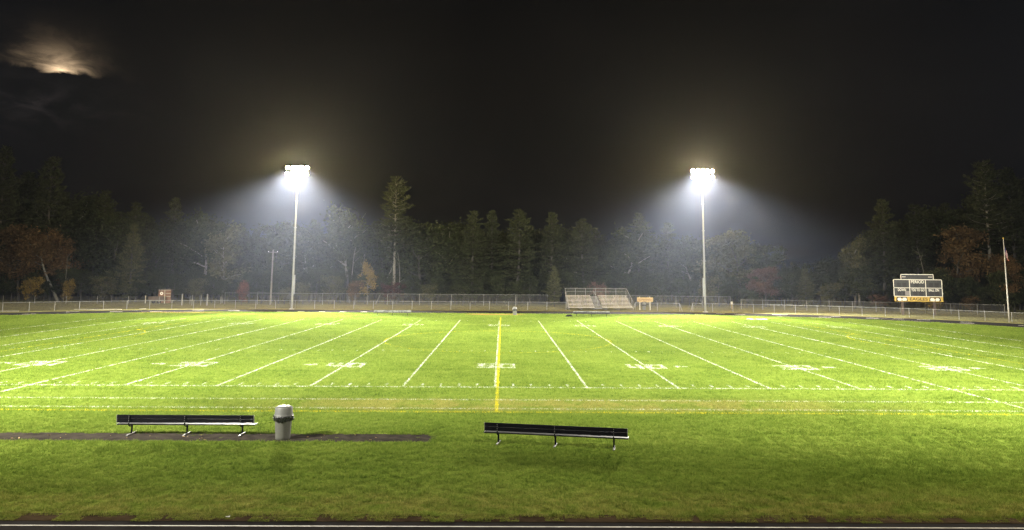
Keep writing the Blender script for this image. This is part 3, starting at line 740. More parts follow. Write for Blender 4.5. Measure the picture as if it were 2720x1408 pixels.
# ------------------------------------------------------------------ bleachers
def bleachers():
    X0, X1, Y0 = 10.45, 20.25, 73.6
    root = empty('bleachers', ((X0 + X1) / 2, Y0, 0), 0, 'small silver aluminium bleachers with railings behind the far track', 'bleachers')
    w = (X1 - X0) / 2; NR = 10; run, rise, z0 = 0.61, 0.180, 0.36
    ax = -0.35                                 # aisle centre
    for i in range(NR):
        y = i * run; z = z0 + i * rise
        for xa, xb in ((-w, ax - 0.62), (ax + 0.62, w)):
            mb = MB(); mb.box(xa, xb, y, y + 0.255, z, z + 0.05, bev=0.006); mb.build('seat_plank', M_['alu'], root)
            if i:
                mb = MB(); mb.box(xa, xb, y - 0.30, y - 0.06, z - 0.195, z - 0.17); mb.build('foot_plank', M_['alu'], root)
        mb = MB(); mb.box(ax - 0.55, ax + 0.55, y - 0.12, y + 0.30, z - 0.10, z - 0.07); mb.box(ax - 0.55, ax + 0.55, y - 0.12, y - 0.09, z - 0.17, z - 0.10); mb.build('aisle_step', M_['alu_dark'], root)
    yb, zb = NR * run, z0 + NR * rise
    for x in [-w + 0.15 + k_ * (2 * w - 0.3) / 5 for k_ in range(6)]:
        mb = MB(); mb.tube([(x, -0.05, 0.03), (x, yb, 0.03)], 0.03, 6); mb.tube([(x, 0.12, z0 - 0.08), (x, yb, zb - 0.14)], 0.03, 6)
        for i in range(0, NR + 1, 2):
            mb.tube([(x, i * run + 0.1, 0.03), (x, i * run + 0.1, z0 + i * rise - 0.05)], 0.028, 6)
        mb.build('support_frame', M_['alu_dark'], root)
    # back guard rail
    for x in [-w + k_ * 2 * w / 6 for k_ in range(7)]:
        mb = MB(); mb.tube([(x, yb, zb - 0.7), (x, yb, 3.13)], 0.026, 8); mb.build('rail_post', M_['galv'], root)
    for z in (3.13, 2.62):
        mb = MB(); mb.tube([(-w, yb, z), (w, yb, z)], 0.027 if z > 3 else 0.016, 8); mb.build('guard_rail', M_['galv'], root)
    mb = MB(); mb.face([(-w, yb + 0.03, zb - 0.1), (w, yb + 0.03, zb - 0.1), (w, yb + 0.03, 3.12), (-w, yb + 0.03, 3.12)]); mb.build('chain_link_panel', M_['chain'], root)
    for s in (-1, 1):
        x = s * (w + 0.06)
        mb = MB(); mb.tube([(x, yb, 3.13), (x, 1.6, 1.75), (x, 0.5, 1.35), (x, 0.42, 1.25), (x, 0.42, 0.1)], 0.027, 8); mb.build('guard_rail', M_['galv'], root)
        mb = MB(); mb.face([(x, yb, zb - 0.4), (x, yb, 3.1), (x, 1.6, 1.72), (x, 0.5, 1.33), (x, 0.5, 0.3)]); mb.build('chain_link_panel', M_['chain'], root)
        for q in (1.6, 3.1, 4.6):
            zt = 1.75 + (3.13 - 1.75) * (q - 1.6) / (yb - 1.6); mb = MB(); mb.tube([(x, q, z0 + q / run * rise - 0.5), (x, q, zt)], 0.024, 8); mb.build('rail_post', M_['galv'], root)
    # aisle hand rail
    mb = MB(); mb.tube([(ax, 1.0, z0 + 0.35), (ax, 1.05, 1.35), (ax, 5.6, 2.72), (ax, 5.65, 2.0)], 0.022, 8); mb.tube([(ax, 3.2, 1.2), (ax, 3.2, 2.0)], 0.022, 8); mb.build('aisle_handrail', M_['galv'], root)
    return root
bleachers()

# ------------------------------------------------------------------ text helper
def text_mesh(txt, width, height, depth=0.01):
    cu = bpy.data.curves.new('lettering', 'FONT'); cu.body = txt; cu.extrude = 0.0; cu.resolution_u = 3; cu.offset = 0.012
    o = bpy.data.objects.new('lettering', cu); COL.objects.link(o)
    dg = bpy.context.evaluated_depsgraph_get(); me = bpy.data.meshes.new_from_object(o.evaluated_get(dg))
    bpy.data.objects.remove(o); bpy.data.curves.remove(cu)
    xs_ = [v.co.x for v in me.vertices]; ys_ = [v.co.y for v in me.vertices]
    x0, x1, y0, y1 = min(xs_), max(xs_), min(ys_), max(ys_)
    for v in me.vertices:
        v.co = Vector(((v.co.x - (x0 + x1) / 2) / (x1 - x0) * width, 0.0, (v.co.y - (y0 + y1) / 2) / (y1 - y0) * height))
    me.materials.clear(); return me
def put_text(txt, x, z, w, h, y, mt, parent, name='lettering'):
    me = text_mesh(txt, w, h); me.materials.append(mt); o = link(name, me, parent); o.location = (x, y, z); return o

# ------------------------------------------------------------------ scoreboard
def scoreboard():
    root = empty('scoreboard', (59.7, 66.0, 0), R(-14), 'dark scoreboard with white grid and yellow EAGLES banner behind the right fence', 'scoreboard')
    H = 3.13; zb, zm, zt, ztt = 1.90, 2.62, 5.0, 5.74
    for x in (-2.05, 2.05):
        mb = MB(); mb.box(x - 0.13, x + 0.13, 0.16, 0.40, -0.05, 4.6); mb.box(x - 0.16, x + 0.16, 0.13, 0.155, 0.0, 4.6); mb.build('post', M_['brownpost'], root)
    mb = MB(); mb.box(-H, H, 0.0, 0.12, zm, zt); mb.build('cabinet', M_['sbblack'], root)
    mb = MB(); mb.box(-2.12, 2.08, 0.02, 0.12, zt + 0.004, ztt); mb.build('top_cabinet', M_['sbblack'], root)
    zmid = (zm + zt) / 2 + 0.02; c = H / 3
    for (za, zc) in ((zm, zmid), (zmid, zt)):
        for k_ in range(3):
            xa = -H + k_ * 2 * c; mb = MB(); mb.box(xa + 0.05, xa + 2 * c - 0.05, -0.012, -0.002, za + 0.05, zc - 0.05); mb.build('display_panel', M_['sbpanel'], root)
            # digit bays, unlit
            for q in ((0.62, 1.15), ) if k_ == 1 and za > 3 else ((0.42, 0.95), (1.15, 1.68)):
                mb = MB(); mb.box(xa + q[0], xa + q[1], -0.016, -0.013, za + 0.12, za + 0.70); mb.build('digit_bay', M_['sbblack'], root)
    mb = MB(); mb.box(-2.06, 2.02, 0.008, 0.018, zt + 0.05, ztt - 0.05); mb.build('top_display_panel', M_['sbpanel'], root)
    def bar(x0, x1, z0, z1): mb = MB(); mb.box(x0, x1, -0.035, -0.004, z0, z1); mb.build('frame_strip', M_['sbwhite'], root)
    t = 0.045
    bar(-H, H, zt - t, zt + t); bar(-H, H, zmid - t * .8, zmid + t * .8); bar(-H, H, zm - t * .6, zm + t)
    for x in (-H, -c, c, H):
        s = t * 0.9; bar(x - s, x + s, zm + t + 0.003, zmid - t * .8 - 0.003); bar(x - s, x + s, zmid + t * .8 + 0.003, zt - t - 0.003)
    bar(-2.15, 2.11, ztt - t, ztt + t)
    for x in (-2.12, 2.08): bar(x - t * .8, x + t * .8, zt + t + 0.003, ztt - t - 0.003)
    bar(-1.98, -1.50, zt + 0.36, zt + 0.42); bar(1.42, 1.94, zt + 0.36, zt + 0.42)
    yt = -0.040
    put_text('PERIOD', 0.0, zt - 0.30, 1.72, 0.44, yt, M_['sbwhite'], root)
    put_text('DOWN', -2.08, zmid - 0.28, 1.05, 0.40, yt, M_['sbwhite'], root)
    put_text('YDS TO GO', 0.0, zmid - 0.28, 1.72, 0.40, yt, M_['sbwhite'], root)
    put_text('BALL ON', 2.05, zmid - 0.28, 1.32, 0.40, yt, M_['sbwhite'], root)
    mb = MB(); mb.box(-1.68, -1.10, -0.030, -0.018, zm + 0.12, zm + 0.76); mb.build('cover_plate', M_['sbgrey'], root)
    mb = MB(); mb.box(-H + 0.05, H + 0.05, -0.02, 0.10, zb, zm - 0.035); ban = mb.build('banner', M_['sbyellow'], root)
    put_text('EAGLES', 0.05, zb + 0.36, 2.30, 0.44, -0.026, M_['sbblack'], ban)
    for s in (-1, 1):
        mb = MB(); x = s * 2.15
        mb.face([(x - 0.78, -0.024, zb + 0.06), (x + 0.78, -0.024, zb + 0.06), (x + 0.66, -0.024, zm - 0.09), (x - 0.66, -0.024, zm - 0.09)]); mb.build('emblem_ground', M_['sbblack'], ban)
        mb = MB()
        for sh in ([(-.60, .10), (-.10, .08), (.0, .30), (-.16, .52), (-.50, .54), (-.64, .36)], [(.06, .09), (.46, .09), (.60, .30), (.50, .50), (.16, .54), (.03, .34)]):
            mb.face([(x + s * q[0], -0.028, zb + q[1]) for q in (sh if s > 0 else sh[::-1])])
        mb.build('emblem', M_['sbwhite'], ban)
        mb = MB(); mb.face([(x + s * q[0], -0.032, zb + q[1]) for q in ([(-.20, .40), (-.02, .36), (.20, .44), (.0, .46)] if s > 0 else [(-.20, .40), (.0, .46), (.20, .44), (-.02, .36)])]); mb.build('emblem_mark', M_['sbyellow'], ban)
    return root
scoreboard()

# ------------------------------------------------------------------ wooden sign by the bleachers
root = empty('wooden_sign', (22.3, 74.6, 0), 0, 'tan wooden sign on two pale posts right of the bleachers', 'sign')
for x in (-0.80, 0.78):
    mb = MB(); mb.box(x - 0.05, x + 0.05, 0.03, 0.13, -0.05, 2.03, bev=0.01); mb.build('post', M_['woodpost'], root)
mb = MB(); rn_ = random.Random(8)
n = 16; topz = [1.93 + 0.02 * math.sin(i * 1.3) for i in range(n + 1)]; botz = [1.27 - 0.07 * math.sin(math.pi * i / n) * abs(math.cos(i * 0.2)) + 0.03 * math.cos(i * 0.9) for i in range(n + 1)]
for i in range(n):
    xa, xb = -1.22 + 2.44 * i / n, -1.22 + 2.44 * (i + 1) / n
    mb.face([(xa, 0, botz[i]), (xb, 0, botz[i + 1]), (xb, 0, topz[i + 1]), (xa, 0, topz[i])]); mb.face([(xb, 0.03, botz[i + 1]), (xa, 0.03, botz[i]), (xa, 0.03, topz[i]), (xb, 0.03, topz[i + 1])])
    mb.face([(xa, 0, topz[i]), (xb, 0, topz[i + 1]), (xb, 0.03, topz[i + 1]), (xa, 0.03, topz[i])]); mb.face([(xa, 0.03, botz[i]), (xb, 0.03, botz[i + 1]), (xb, 0, botz[i + 1]), (xa, 0, botz[i])])
for x in (-1.22, 1.22): mb.face([(x, 0, botz[0] if x < 0 else botz[-1]), (x, 0.03, botz[0] if x < 0 else botz[-1]), (x, 0.03, topz[0] if x < 0 else topz[-1]), (x, 0, topz[0] if x < 0 else topz[-1])])
board = mb.build('board', M_['wood'], root)
# routed strokes, too worn to read
x = -1.0
while x < 1.0:
    mb = MB(); hh_ = rn_.uniform(0.12, 0.34); z0 = 1.60 + rn_.uniform(-0.08, 0.04)
    pts_ = [(x + 0.09 * math.sin(t_ * 1.7 + x * 3), -0.006, z0 - hh_ / 2 + hh_ * t_ / 5) for t_ in range(6)]
    mb.tube(pts_, 0.032, 5); mb.build('routed_stroke', M_['wooddark'], board); x += rn_.uniform(0.13, 0.22)

# ------------------------------------------------------------------ flagpole with limp flag
root = empty('flagpole', (62.9, 52.3, 0), 0, 'white flagpole with a limp flag at the right edge', 'flagpole')
mb = MB(); mb.smooth = True; mb.tube([(0, 0, -0.05), (0, 0, 3), (0, 0, 6.5), (0, 0, 10.2)], [0.085, 0.075, 0.06, 0.045], 12); mb.build('pole', mat('flagpole_white', (0.38, 0.36, 0.31), 0.6), root)
mb = MB(); mb.smooth = True; mb.lathe([(0.002, 10.2), (0.07, 10.24), (0.10, 10.31), (0.07, 10.38), (0.002, 10.42)], 14); mb.build('finial', M_['sbyellow'], root)
fr = empty('flag', (62.9, 52.3, 7.5), 0, 'limp striped flag hanging from the flagpole', 'flag')
mb = MB(); n, m_ = 13, 20
def fpos(u_, v_):
    # hoist runs down the pole, the fly droops in folds
    return (0.09 + 0.36 * u_ * (0.35 + 0.65 * v_) + 0.03 * math.sin(v_ * 9 + u_ * 5), -0.05 + 0.10 * math.sin(u_ * 14 + v_ * 2) * (0.3 + u_), 1.75 - 1.0 * v_ - u_ * (0.55 + 0.25 * v_))
for i in range(m_):
    for j in range(n):
        u0, u1, v0, v1 = i / m_, (i + 1) / m_, j / n, (j + 1) / n
        mi = 2 if (u0 < 0.40 and j < 7) else (0 if j % 2 == 0 else 1)
        mb.face([fpos(u0, v0), fpos(u1, v0), fpos(u1, v1), fpos(u0, v1)], mi)
mb.build('cloth', [M_['flagred'], M_['flagwhite'], M_['flagblue']], fr)
mb = MB(); mb.tube([(0.07, 0, 1.8), (0.07, 0, 0.5)], 0.008, 6); mb.build('halyard', M_['flagwhite'], fr)

# ------------------------------------------------------------------ small far things
def lump(name, mt, loc, s, seed, label, cat):
    bm = bmesh.new(); bmesh.ops.create_icosphere(bm, subdivisions=3, radius=1)
    for v in bm.verts:
        d = 1 + 0.22 * noise.noise(v.co * 1.6 + Vector((seed, 0, 0))); v.co = Vector((v.co.x * s[0] * d, v.co.y * s[1] * d, max(-0.0, (v.co.z * d + 0.35)) * s[2]))
    me = bpy.data.meshes.new(name); bm.to_mesh(me); bm.free(); me.materials.append(mt)
    for p in me.polygons: p.use_smooth = True
    return me
root = empty('equipment_bag', (8.95, 57.0, 0.015), R(4), 'black slumped equipment bag on the grass left of the far dark bench', 'bag')
link('bag_body', lump('bag_body', M_['black'], None, (0.44, 0.24, 0.20), 2, '', ''), root)
mb = MB(); mb.tube([(-0.25, -0.1, 0.24), (-0.1, -0.16, 0.33), (0.12, -0.16, 0.33), (0.27, -0.1, 0.24)], 0.018, 6); mb.build('strap', M_['black'], root)
mb = MB(); mb.box(-1.25, 1.25, -0.30, 0.30, 0.0, 0.06, bev=0.015); o = mb.build('landing_board', M_['woodpost']); o.location = (32.2, 53.8, 0.012); o.rotation_euler = (0, 0, R(-9)); tag(o, 'pale flat board lying on the far grass right of the right floodlight pole', 'board')
for (x_, y_, l_, rz_, lb) in ((-56.5, 66.2, 6.4, 4, 'long pale plank lying behind the far left fence'), (-66.0, 60.5, 4.0, 14, 'pale plank lying at the left edge behind the fence'), (-51.3, 68.3, 0.9, 3, 'short pale board on the ground behind the left fence')):
    mb = MB(); mb.box(-l_ / 2, l_ / 2, -0.08, 0.08, 0.0, 0.07, bev=0.01); o = mb.build('plank', M_['woodpost']); o.location = (x_, y_, 0.0); o.rotation_euler = (0, 0, R(rz_)); tag(o, lb, 'plank')
# utility pole and line
root = empty('utility_pole', (-38.4, 85.0, 0), R(5), 'slim wooden utility pole with crossarm left of the left floodlight pole', 'utility pole')
mb = MB(); mb.tube([(0, 0, -0.05), (0.03, 0, 4), (0.05, 0, 9.1)], [0.16, 0.14, 0.11], 10); mb.build('pole', M_['palebark'], root)
mb = MB(); mb.box(-0.75, 0.85, -0.13, -0.03, 8.62, 8.72); mb.build('crossarm', M_['palebark'], root)
for x_ in (-0.68, 0.78):
    mb = MB(); mb.lathe([(0.03, 8.72), (0.06, 8.76), (0.05, 8.84), (0.005, 8.88)], 8, 0, Matrix.Translation((x_, -0.08, 0))); mb.build('insulator', M_['sbwhite'], root)
# shed with boards and the trailer before it
root = empty('storage_shed', (-57.2, 87.5, 0), R(8), 'small brown board shed with a pale ring sign behind the far left fence', 'shed')
mb = MB(); mb.box(-1.0, 1.0, 0.05, 2.0, 0, 2.22); mb.build('wall', M_['brownpost'], root)
for i in range(8):
    mb = MB(); xa = -1.0 + i * 0.25; mb.box(xa + 0.006, xa + 0.244, 0.0, 0.045, 0.02, 2.20); o = mb.build('plank', M_['shed'], root)
for (xa, xb, za, zc) in ((-0.05, 0.05, 0.9, 2.2), (0.15, 0.98, 1.05, 1.13), (0.15, 0.98, 1.55, 1.62), (-1.0, 1.0, 2.12, 2.20)):
    mb = MB(); mb.box(xa, xb, -0.035, -0.003, za, zc); mb.build('batten', M_['woodpost'], root)
mb = MB(); mb.box(-1.1, 1.1, -0.12, 2.1, 2.225, 2.29); mb.build('roof', M_['brownpost'], root)
mb = MB(); mb.lathe([(0.10, 0), (0.12, 0.02), (0.24, 0.02), (0.26, 0)], 20, 0, Matrix.Translation((-0.50, -0.006, 1.60)) @ Matrix.Rotation(R(90), 4, 'X')); mb.build('ring_sign', M_['sbwhite'], root)
root = empty('utility_trailer', (-57.6, 85.9, 0), R(6), 'dark utility trailer with pale rails parked before the brown shed', 'trailer')
mb = MB(); mb.box(-1.3, 1.2, -0.5, 0.6, 0.55, 1.15, bev=0.03); mb.build('box', M_['brownpost'], root)
for z in (0.40, 0.52):
    mb = MB(); mb.box(-1.6, 1.35, -0.56, -0.50, z, z + 0.05); mb.build('rail', M_['galv'], root)
for x_ in (-1.75, 1.3):
    mb = MB(); mb.box(x_ - 0.05, x_ + 0.05, -0.55, -0.45, 0, 1.3); mb.build('upright', M_['woodpost'], root)
for x_ in (-0.5, 0.4):
    mb = MB(); mb.lathe([(0.12, -0.08), (0.27, -0.08), (0.30, -0.04), (0.30, 0.04), (0.27, 0.08), (0.12, 0.08)], 18, 0, Matrix.Translation((x_, -0.42, 0.30)) @ Matrix.Rotation(R(90), 4, 'X')); mb.build('wheel', M_['black'], root)
# small marker stake behind the right fence
root = empty('marker_stake', (37.4, 80.0, 0), 0, 'short orange-topped stake behind the fence right of the right floodlight pole', 'stake')
mb = MB(); mb.box(-0.05, 0.05, -0.04, 0.04, -0.05, 1.0, bev=0.008); mb.build('stake', M_['wood'], root)
mb = MB(); mb.box(-0.16, 0.14, -0.06, -0.045, 0.72, 1.18, bev=0.004); mb.build('plate', M_['woodpost'], root)
# litter and leaves
rn_ = random.Random(21)
def leaf_mesh(s, seed):
    r_ = random.Random(seed); mb = MB(); n = 8; ring_ = []
    for i in range(n):
        a = 2 * math.pi * i / n; d = s * (0.55 + 0.45 * (i % 2)) * r_.uniform(0.8, 1.1); ring_.append((d * math.cos(a), d * 0.7 * math.sin(a), 0.012 + r_.uniform(0, 0.02)))
    for i in range(n): mb.face([(0, 0, 0.006), ring_[i], ring_[(i + 1) % n]])
    return mb
LFM = [leaf_mesh(0.045, i).mesh('fallen_leaf', M_['leaf1']) for i in range(4)]
for i in range(46):
    if i < 16: x_, y_, z_ = rn_.uniform(-13, 14), rn_.uniform(-22.5, -19.3), 0.003
    else: x_, y_, z_ = rn_.uniform(-19, PX1 - 0.1), rn_.uniform(PY0 + 0.05, PY1 - 0.05), 0.020
    o = link('fallen_leaf', LFM[i % 4]); o.location = (x_, y_, z_); o.rotation_euler = (0, 0, rn_.uniform(0, 6.28)); o.scale = [rn_.uniform(0.7, 1.5)] * 3
    tag(o, 'small brown fallen leaf on the near running track' if i < 16 else 'small brown fallen leaf on the asphalt strip by the bench', 'leaf', 'leaves on the near track' if i < 16 else 'leaves on the asphalt strip')
mb = leaf_mesh(0.06, 9); o = mb.build('litter_scrap', M_['litter']); o.location = (-6.0, -18.90, 0.02); o.scale = (1.3, 0.8, 1.4); tag(o, 'white scrap of litter at the grass edge below the grey bin', 'litter')

# ------------------------------------------------------------------ trees
def limb(mb, p0, d, L, r0, rn_, n=5, wob=0.12, up=0.05, rend=0.35):
    pts = [Vector(p0)]; d = Vector(d).normalized()
    for i in range(n):
        d = (d + Vector((rn_.gauss(0, wob), rn_.gauss(0, wob), rn_.gauss(0, wob * 0.6) + up))).normalized(); pts.append(pts[-1] + d * L / n)
    mb.tube(pts, [r0 * (1 - (1 - rend) * i / n) for i in range(n + 1)], 6, cap=False); return pts
def pine(seed, h=20.0, bare=0.22, spread=0.20, full=1.0):
    """conifer with layered, up-curving boughs; returns trunk mesh builder and crown (verts, faces)"""
    rn_ = random.Random(seed); tm = MB(); tm.smooth = True; vs, fs = [], []
    n = 12; bx, by = rn_.gauss(0, 0.25), rn_.gauss(0, 0.25); tp = []
    for i in range(n + 1):
        t = i / n; tp.append(Vector((bx * math.sin(t * 2.4), by * math.sin(t * 2.0), h * t - 0.1 * (i == 0))))
    tm.tube(tp, [0.28 * (h / 20) * (1 - 0.9 * i / n) + 0.015 for i in range(n + 1)], 8)
    def tpos(z):
        t = min(0.999, max(0, z / h)) * n; i = int(t); return tp[i].lerp(tp[i + 1], t - i)
    z = h * bare
    while z < h * 0.985:
        t = (z / h - bare) / (1 - bare)
        prof = (1 - t) ** 0.75 * min(1, 0.45 + t * 2.6)
        Lm = h * spread * 1.25 * (prof + 0.07) * rn_.uniform(0.65, 1.2)
        k = rn_.randint(4, 6); a0 = rn_.uniform(0, 6.28)
        for j in range(k):
            if rn_.random() < 0.14: continue
            a = a0 + 6.28 * j / k + rn_.gauss(0, 0.25); L = Lm * rn_.uniform(0.6, 1.15)
            el = -0.12 + 0.65 * t + rn_.gauss(0, 0.10)
            d = Vector((math.cos(a) * math.cos(el), math.sin(a) * math.cos(el), math.sin(el))); p = tpos(z); q = p + d * L + Vector((0, 0, 0.10 * L))
            tm.tube([p, p + d * L * 0.6, q], [0.05 * h / 20, 0.03 * h / 20, 0.008], 4, cap=False)
            side = Vector((-math.sin(a), math.cos(a), 0)); nc = max(4, int(L * 5.2 * full))
            for c in range(nc):
                s = 0.22 + 0.80 * (c + rn_.random()) / nc; w = L * 0.30 * (1.15 - s) + 0.15
                cp = p + d * L * s + Vector((0, 0, 0.10 * L * s * s)) + side * rn_.gauss(0, w) + Vector((0, 0, rn_.gauss(0, 0.08)))
                for f in range(6):
                    ang = rn_.uniform(0, 6.28); ln = rn_.uniform(0.35, 0.80) * (0.7 + h / 66)
                    nd = (d * 0.6 + Vector((math.cos(ang), math.sin(ang), rn_.uniform(0.0, 0.9)))).normalized(); sd = nd.orthogonal().normalized(); sd.rotate(Matrix.Rotation(rn_.uniform(0, 6.28), 3, nd)); sd *= 0.12 * (0.7 + h / 66)
                    kk = len(vs); vs += [cp - sd, cp + sd, cp + nd * ln]; fs.append((kk, kk + 1, kk + 2))
        z += h * rn_.uniform(0.024, 0.040)
    return tm, vs, fs
def broad(seed, h=12.0, width=0.62, bare=0.25, clumps=64, leaf=0.27, per=135, sparse=1.0, stems=1, crad=0.085):
    rn_ = random.Random(seed); tm = MB(); tm.smooth = True; vs, fs = [], []
    ends = []
    for st in range(stems):
        base = Vector((rn_.gauss(0, 0.15) * (stems > 1), rn_.gauss(0, 0.15) * (stems > 1), -0.1)); lean = (rn_.gauss(0, 0.12), rn_.gauss(0, 0.12), 1)
        tr = limb(tm, base, lean, h * 0.80, 0.020 * h / math.sqrt(stems), rn_, 8, 0.06, 0.04, 0.15)
        for i in range(2, 9):
            for _ in range(2 if stems == 1 else 1):
                p = tr[i]
                if p.z < h * bare: continue
                a = rn_.uniform(0, 6.28); t = i / 8; L = h * width * 0.5 * (1.15 - 0.75 * abs(t - 0.55)) * rn_.uniform(0.7, 1.1)
                br = limb(tm, p, (math.cos(a), math.sin(a), rn_.uniform(0.2, 0.9)), L, 0.007 * h, rn_, 5, 0.16, 0.06); ends += br[2:]
        ends += tr[6:]
    rn_.shuffle(ends)
    for c in range(clumps):
        e = ends[c % len(ends)] + Vector((rn_.gauss(0, 0.5 * crad * h), rn_.gauss(0, 0.5 * crad * h), rn_.gauss(0, 0.42 * crad * h)))
        rad = Vector((h * crad, h * crad, h * crad * 0.7)) * rn_.uniform(0.6, 1.25); dn = Vector((rn_.gauss(0, 0.3), rn_.gauss(0, 0.3), 0.7)).normalized()
        for _ in range(int(per * sparse * rn_.uniform(0.6, 1.2))):
            o = Vector((rn_.gauss(0, 0.55), rn_.gauss(0, 0.55), rn_.gauss(0, 0.55))); p = e + Vector((o.x * rad.x, o.y * rad.y, o.z * rad.z))
            nrm = (dn + Vector((rn_.gauss(0, 0.7), rn_.gauss(0, 0.7), rn_.gauss(0, 0.7)))).normalized(); u_ = nrm.orthogonal().normalized(); u_.rotate(Matrix.Rotation(rn_.uniform(0, 6.28), 3, nrm)); v_ = nrm.cross(u_)
            s = leaf * rn_.uniform(0.55, 1.25); kk = len(vs)
            vs += [p - u_ * s, p - v_ * s * 0.45, p + u_ * s, p + v_ * s * 0.45]; fs.append((kk, kk + 1, kk + 2, kk + 3))
    return tm, vs, fs
def proto(fn, name, crown_m, bark_m, **kw):
    tm, vs, fs = fn(**kw)
    t = tm.mesh(name + '_trunk', M_[bark_m]); c = bpy.data.meshes.new(name + '_crown'); c.from_pydata([tuple(v) for v in vs], [], fs); c.materials.append(M_[crown_m]); return t, c
def recolor(pr, m_):
    c = pr[1].copy(); c.materials.clear(); c.materials.append(M_[m_]); return pr[0], c
P1 = proto(pine, 'pine_a', 'pine', 'bark', seed=1, h=20, bare=0.16, spread=0.19)
P2 = proto(pine, 'pine_b', 'pine', 'bark', seed=2, h=20, bare=0.28, spread=0.17)
P3 = proto(pine, 'pine_c', 'pine', 'palebark', seed=3, h=20, bare=0.42, spread=0.15)
P4 = proto(pine, 'pine_d', 'pinelight', 'bark', seed=4, h=14, bare=0.06, spread=0.22)
P5 = proto(pine, 'pine_e', 'pine', 'palebark', seed=7, h=24, bare=0.36, spread=0.19, full=1.1)
B1 = proto(broad, 'broadleaf_a', 'green', 'bark', seed=21, h=14, width=0.60)
B2 = proto(broad, 'broadleaf_b', 'green', 'palebark', seed=22, h=16, width=0.48, bare=0.35)
B3 = proto(broad, 'broadleaf_c', 'greenlight', 'palebark', seed=23, h=12, width=0.55, sparse=0.45)
S1 = proto(broad, 'shrub_a', 'greenlight', 'bark', seed=31, h=4, width=0.85, bare=0.05, clumps=46, leaf=0.13, per=75, stems=4, crad=0.12)
S2 = proto(broad, 'shrub_b', 'yellow', 'bark', seed=32, h=4, width=0.70, bare=0.12, clumps=40, leaf=0.14, per=70, stems=3, crad=0.13)
REF = {'P1': (P1, 20), 'P2': (P2, 20), 'P3': (P3, 20), 'P4': (P4, 14), 'P5': (P5, 24), 'B1': (B1, 14), 'B2': (B2, 16), 'B3': (B3, 12), 'S1': (S1, 4), 'S2': (S2, 4),
       'B1rust': (recolor(B1, 'rust'), 14), 'B1brown': (recolor(B1, 'brown'), 14), 'B2brown': (recolor(B2, 'brown'), 16), 'B1pink': (recolor(B1, 'pink'), 14), 'B1light': (recolor(B1, 'greenlight'), 14),
       'S1red': (recolor(S1, 'red'), 4), 'S2red': (recolor(S2, 'red'), 4), 'S1pink': (recolor(S1, 'pink'), 4), 'S1dark': (recolor(S1, 'darkred'), 4), 'S1green': (recolor(S1, 'green'), 4), 'S1rust': (recolor(S1, 'rust'), 4), 'S1yellow': (recolor(S1, 'yellow'), 4), 'B3yellow': (recolor(B3, 'yellow'), 12)}
tn = 0
def tree(kind, name, x, y, h, label, sx=1.0, cat='tree', group=None):
    global tn
    (t, c), hr = REF[kind]; tn += 1
    root = empty(name, (x, y, 0), tn * 2.39, label, cat, group)
    s = h / hr; root.scale = (s * sx, s * sx, s)
    link('trunk' if cat == 'tree' else 'stems', t, root); link('crown' if cat == 'tree' else 'foliage', c, root); return root
GT = 'trees along the wood edge'
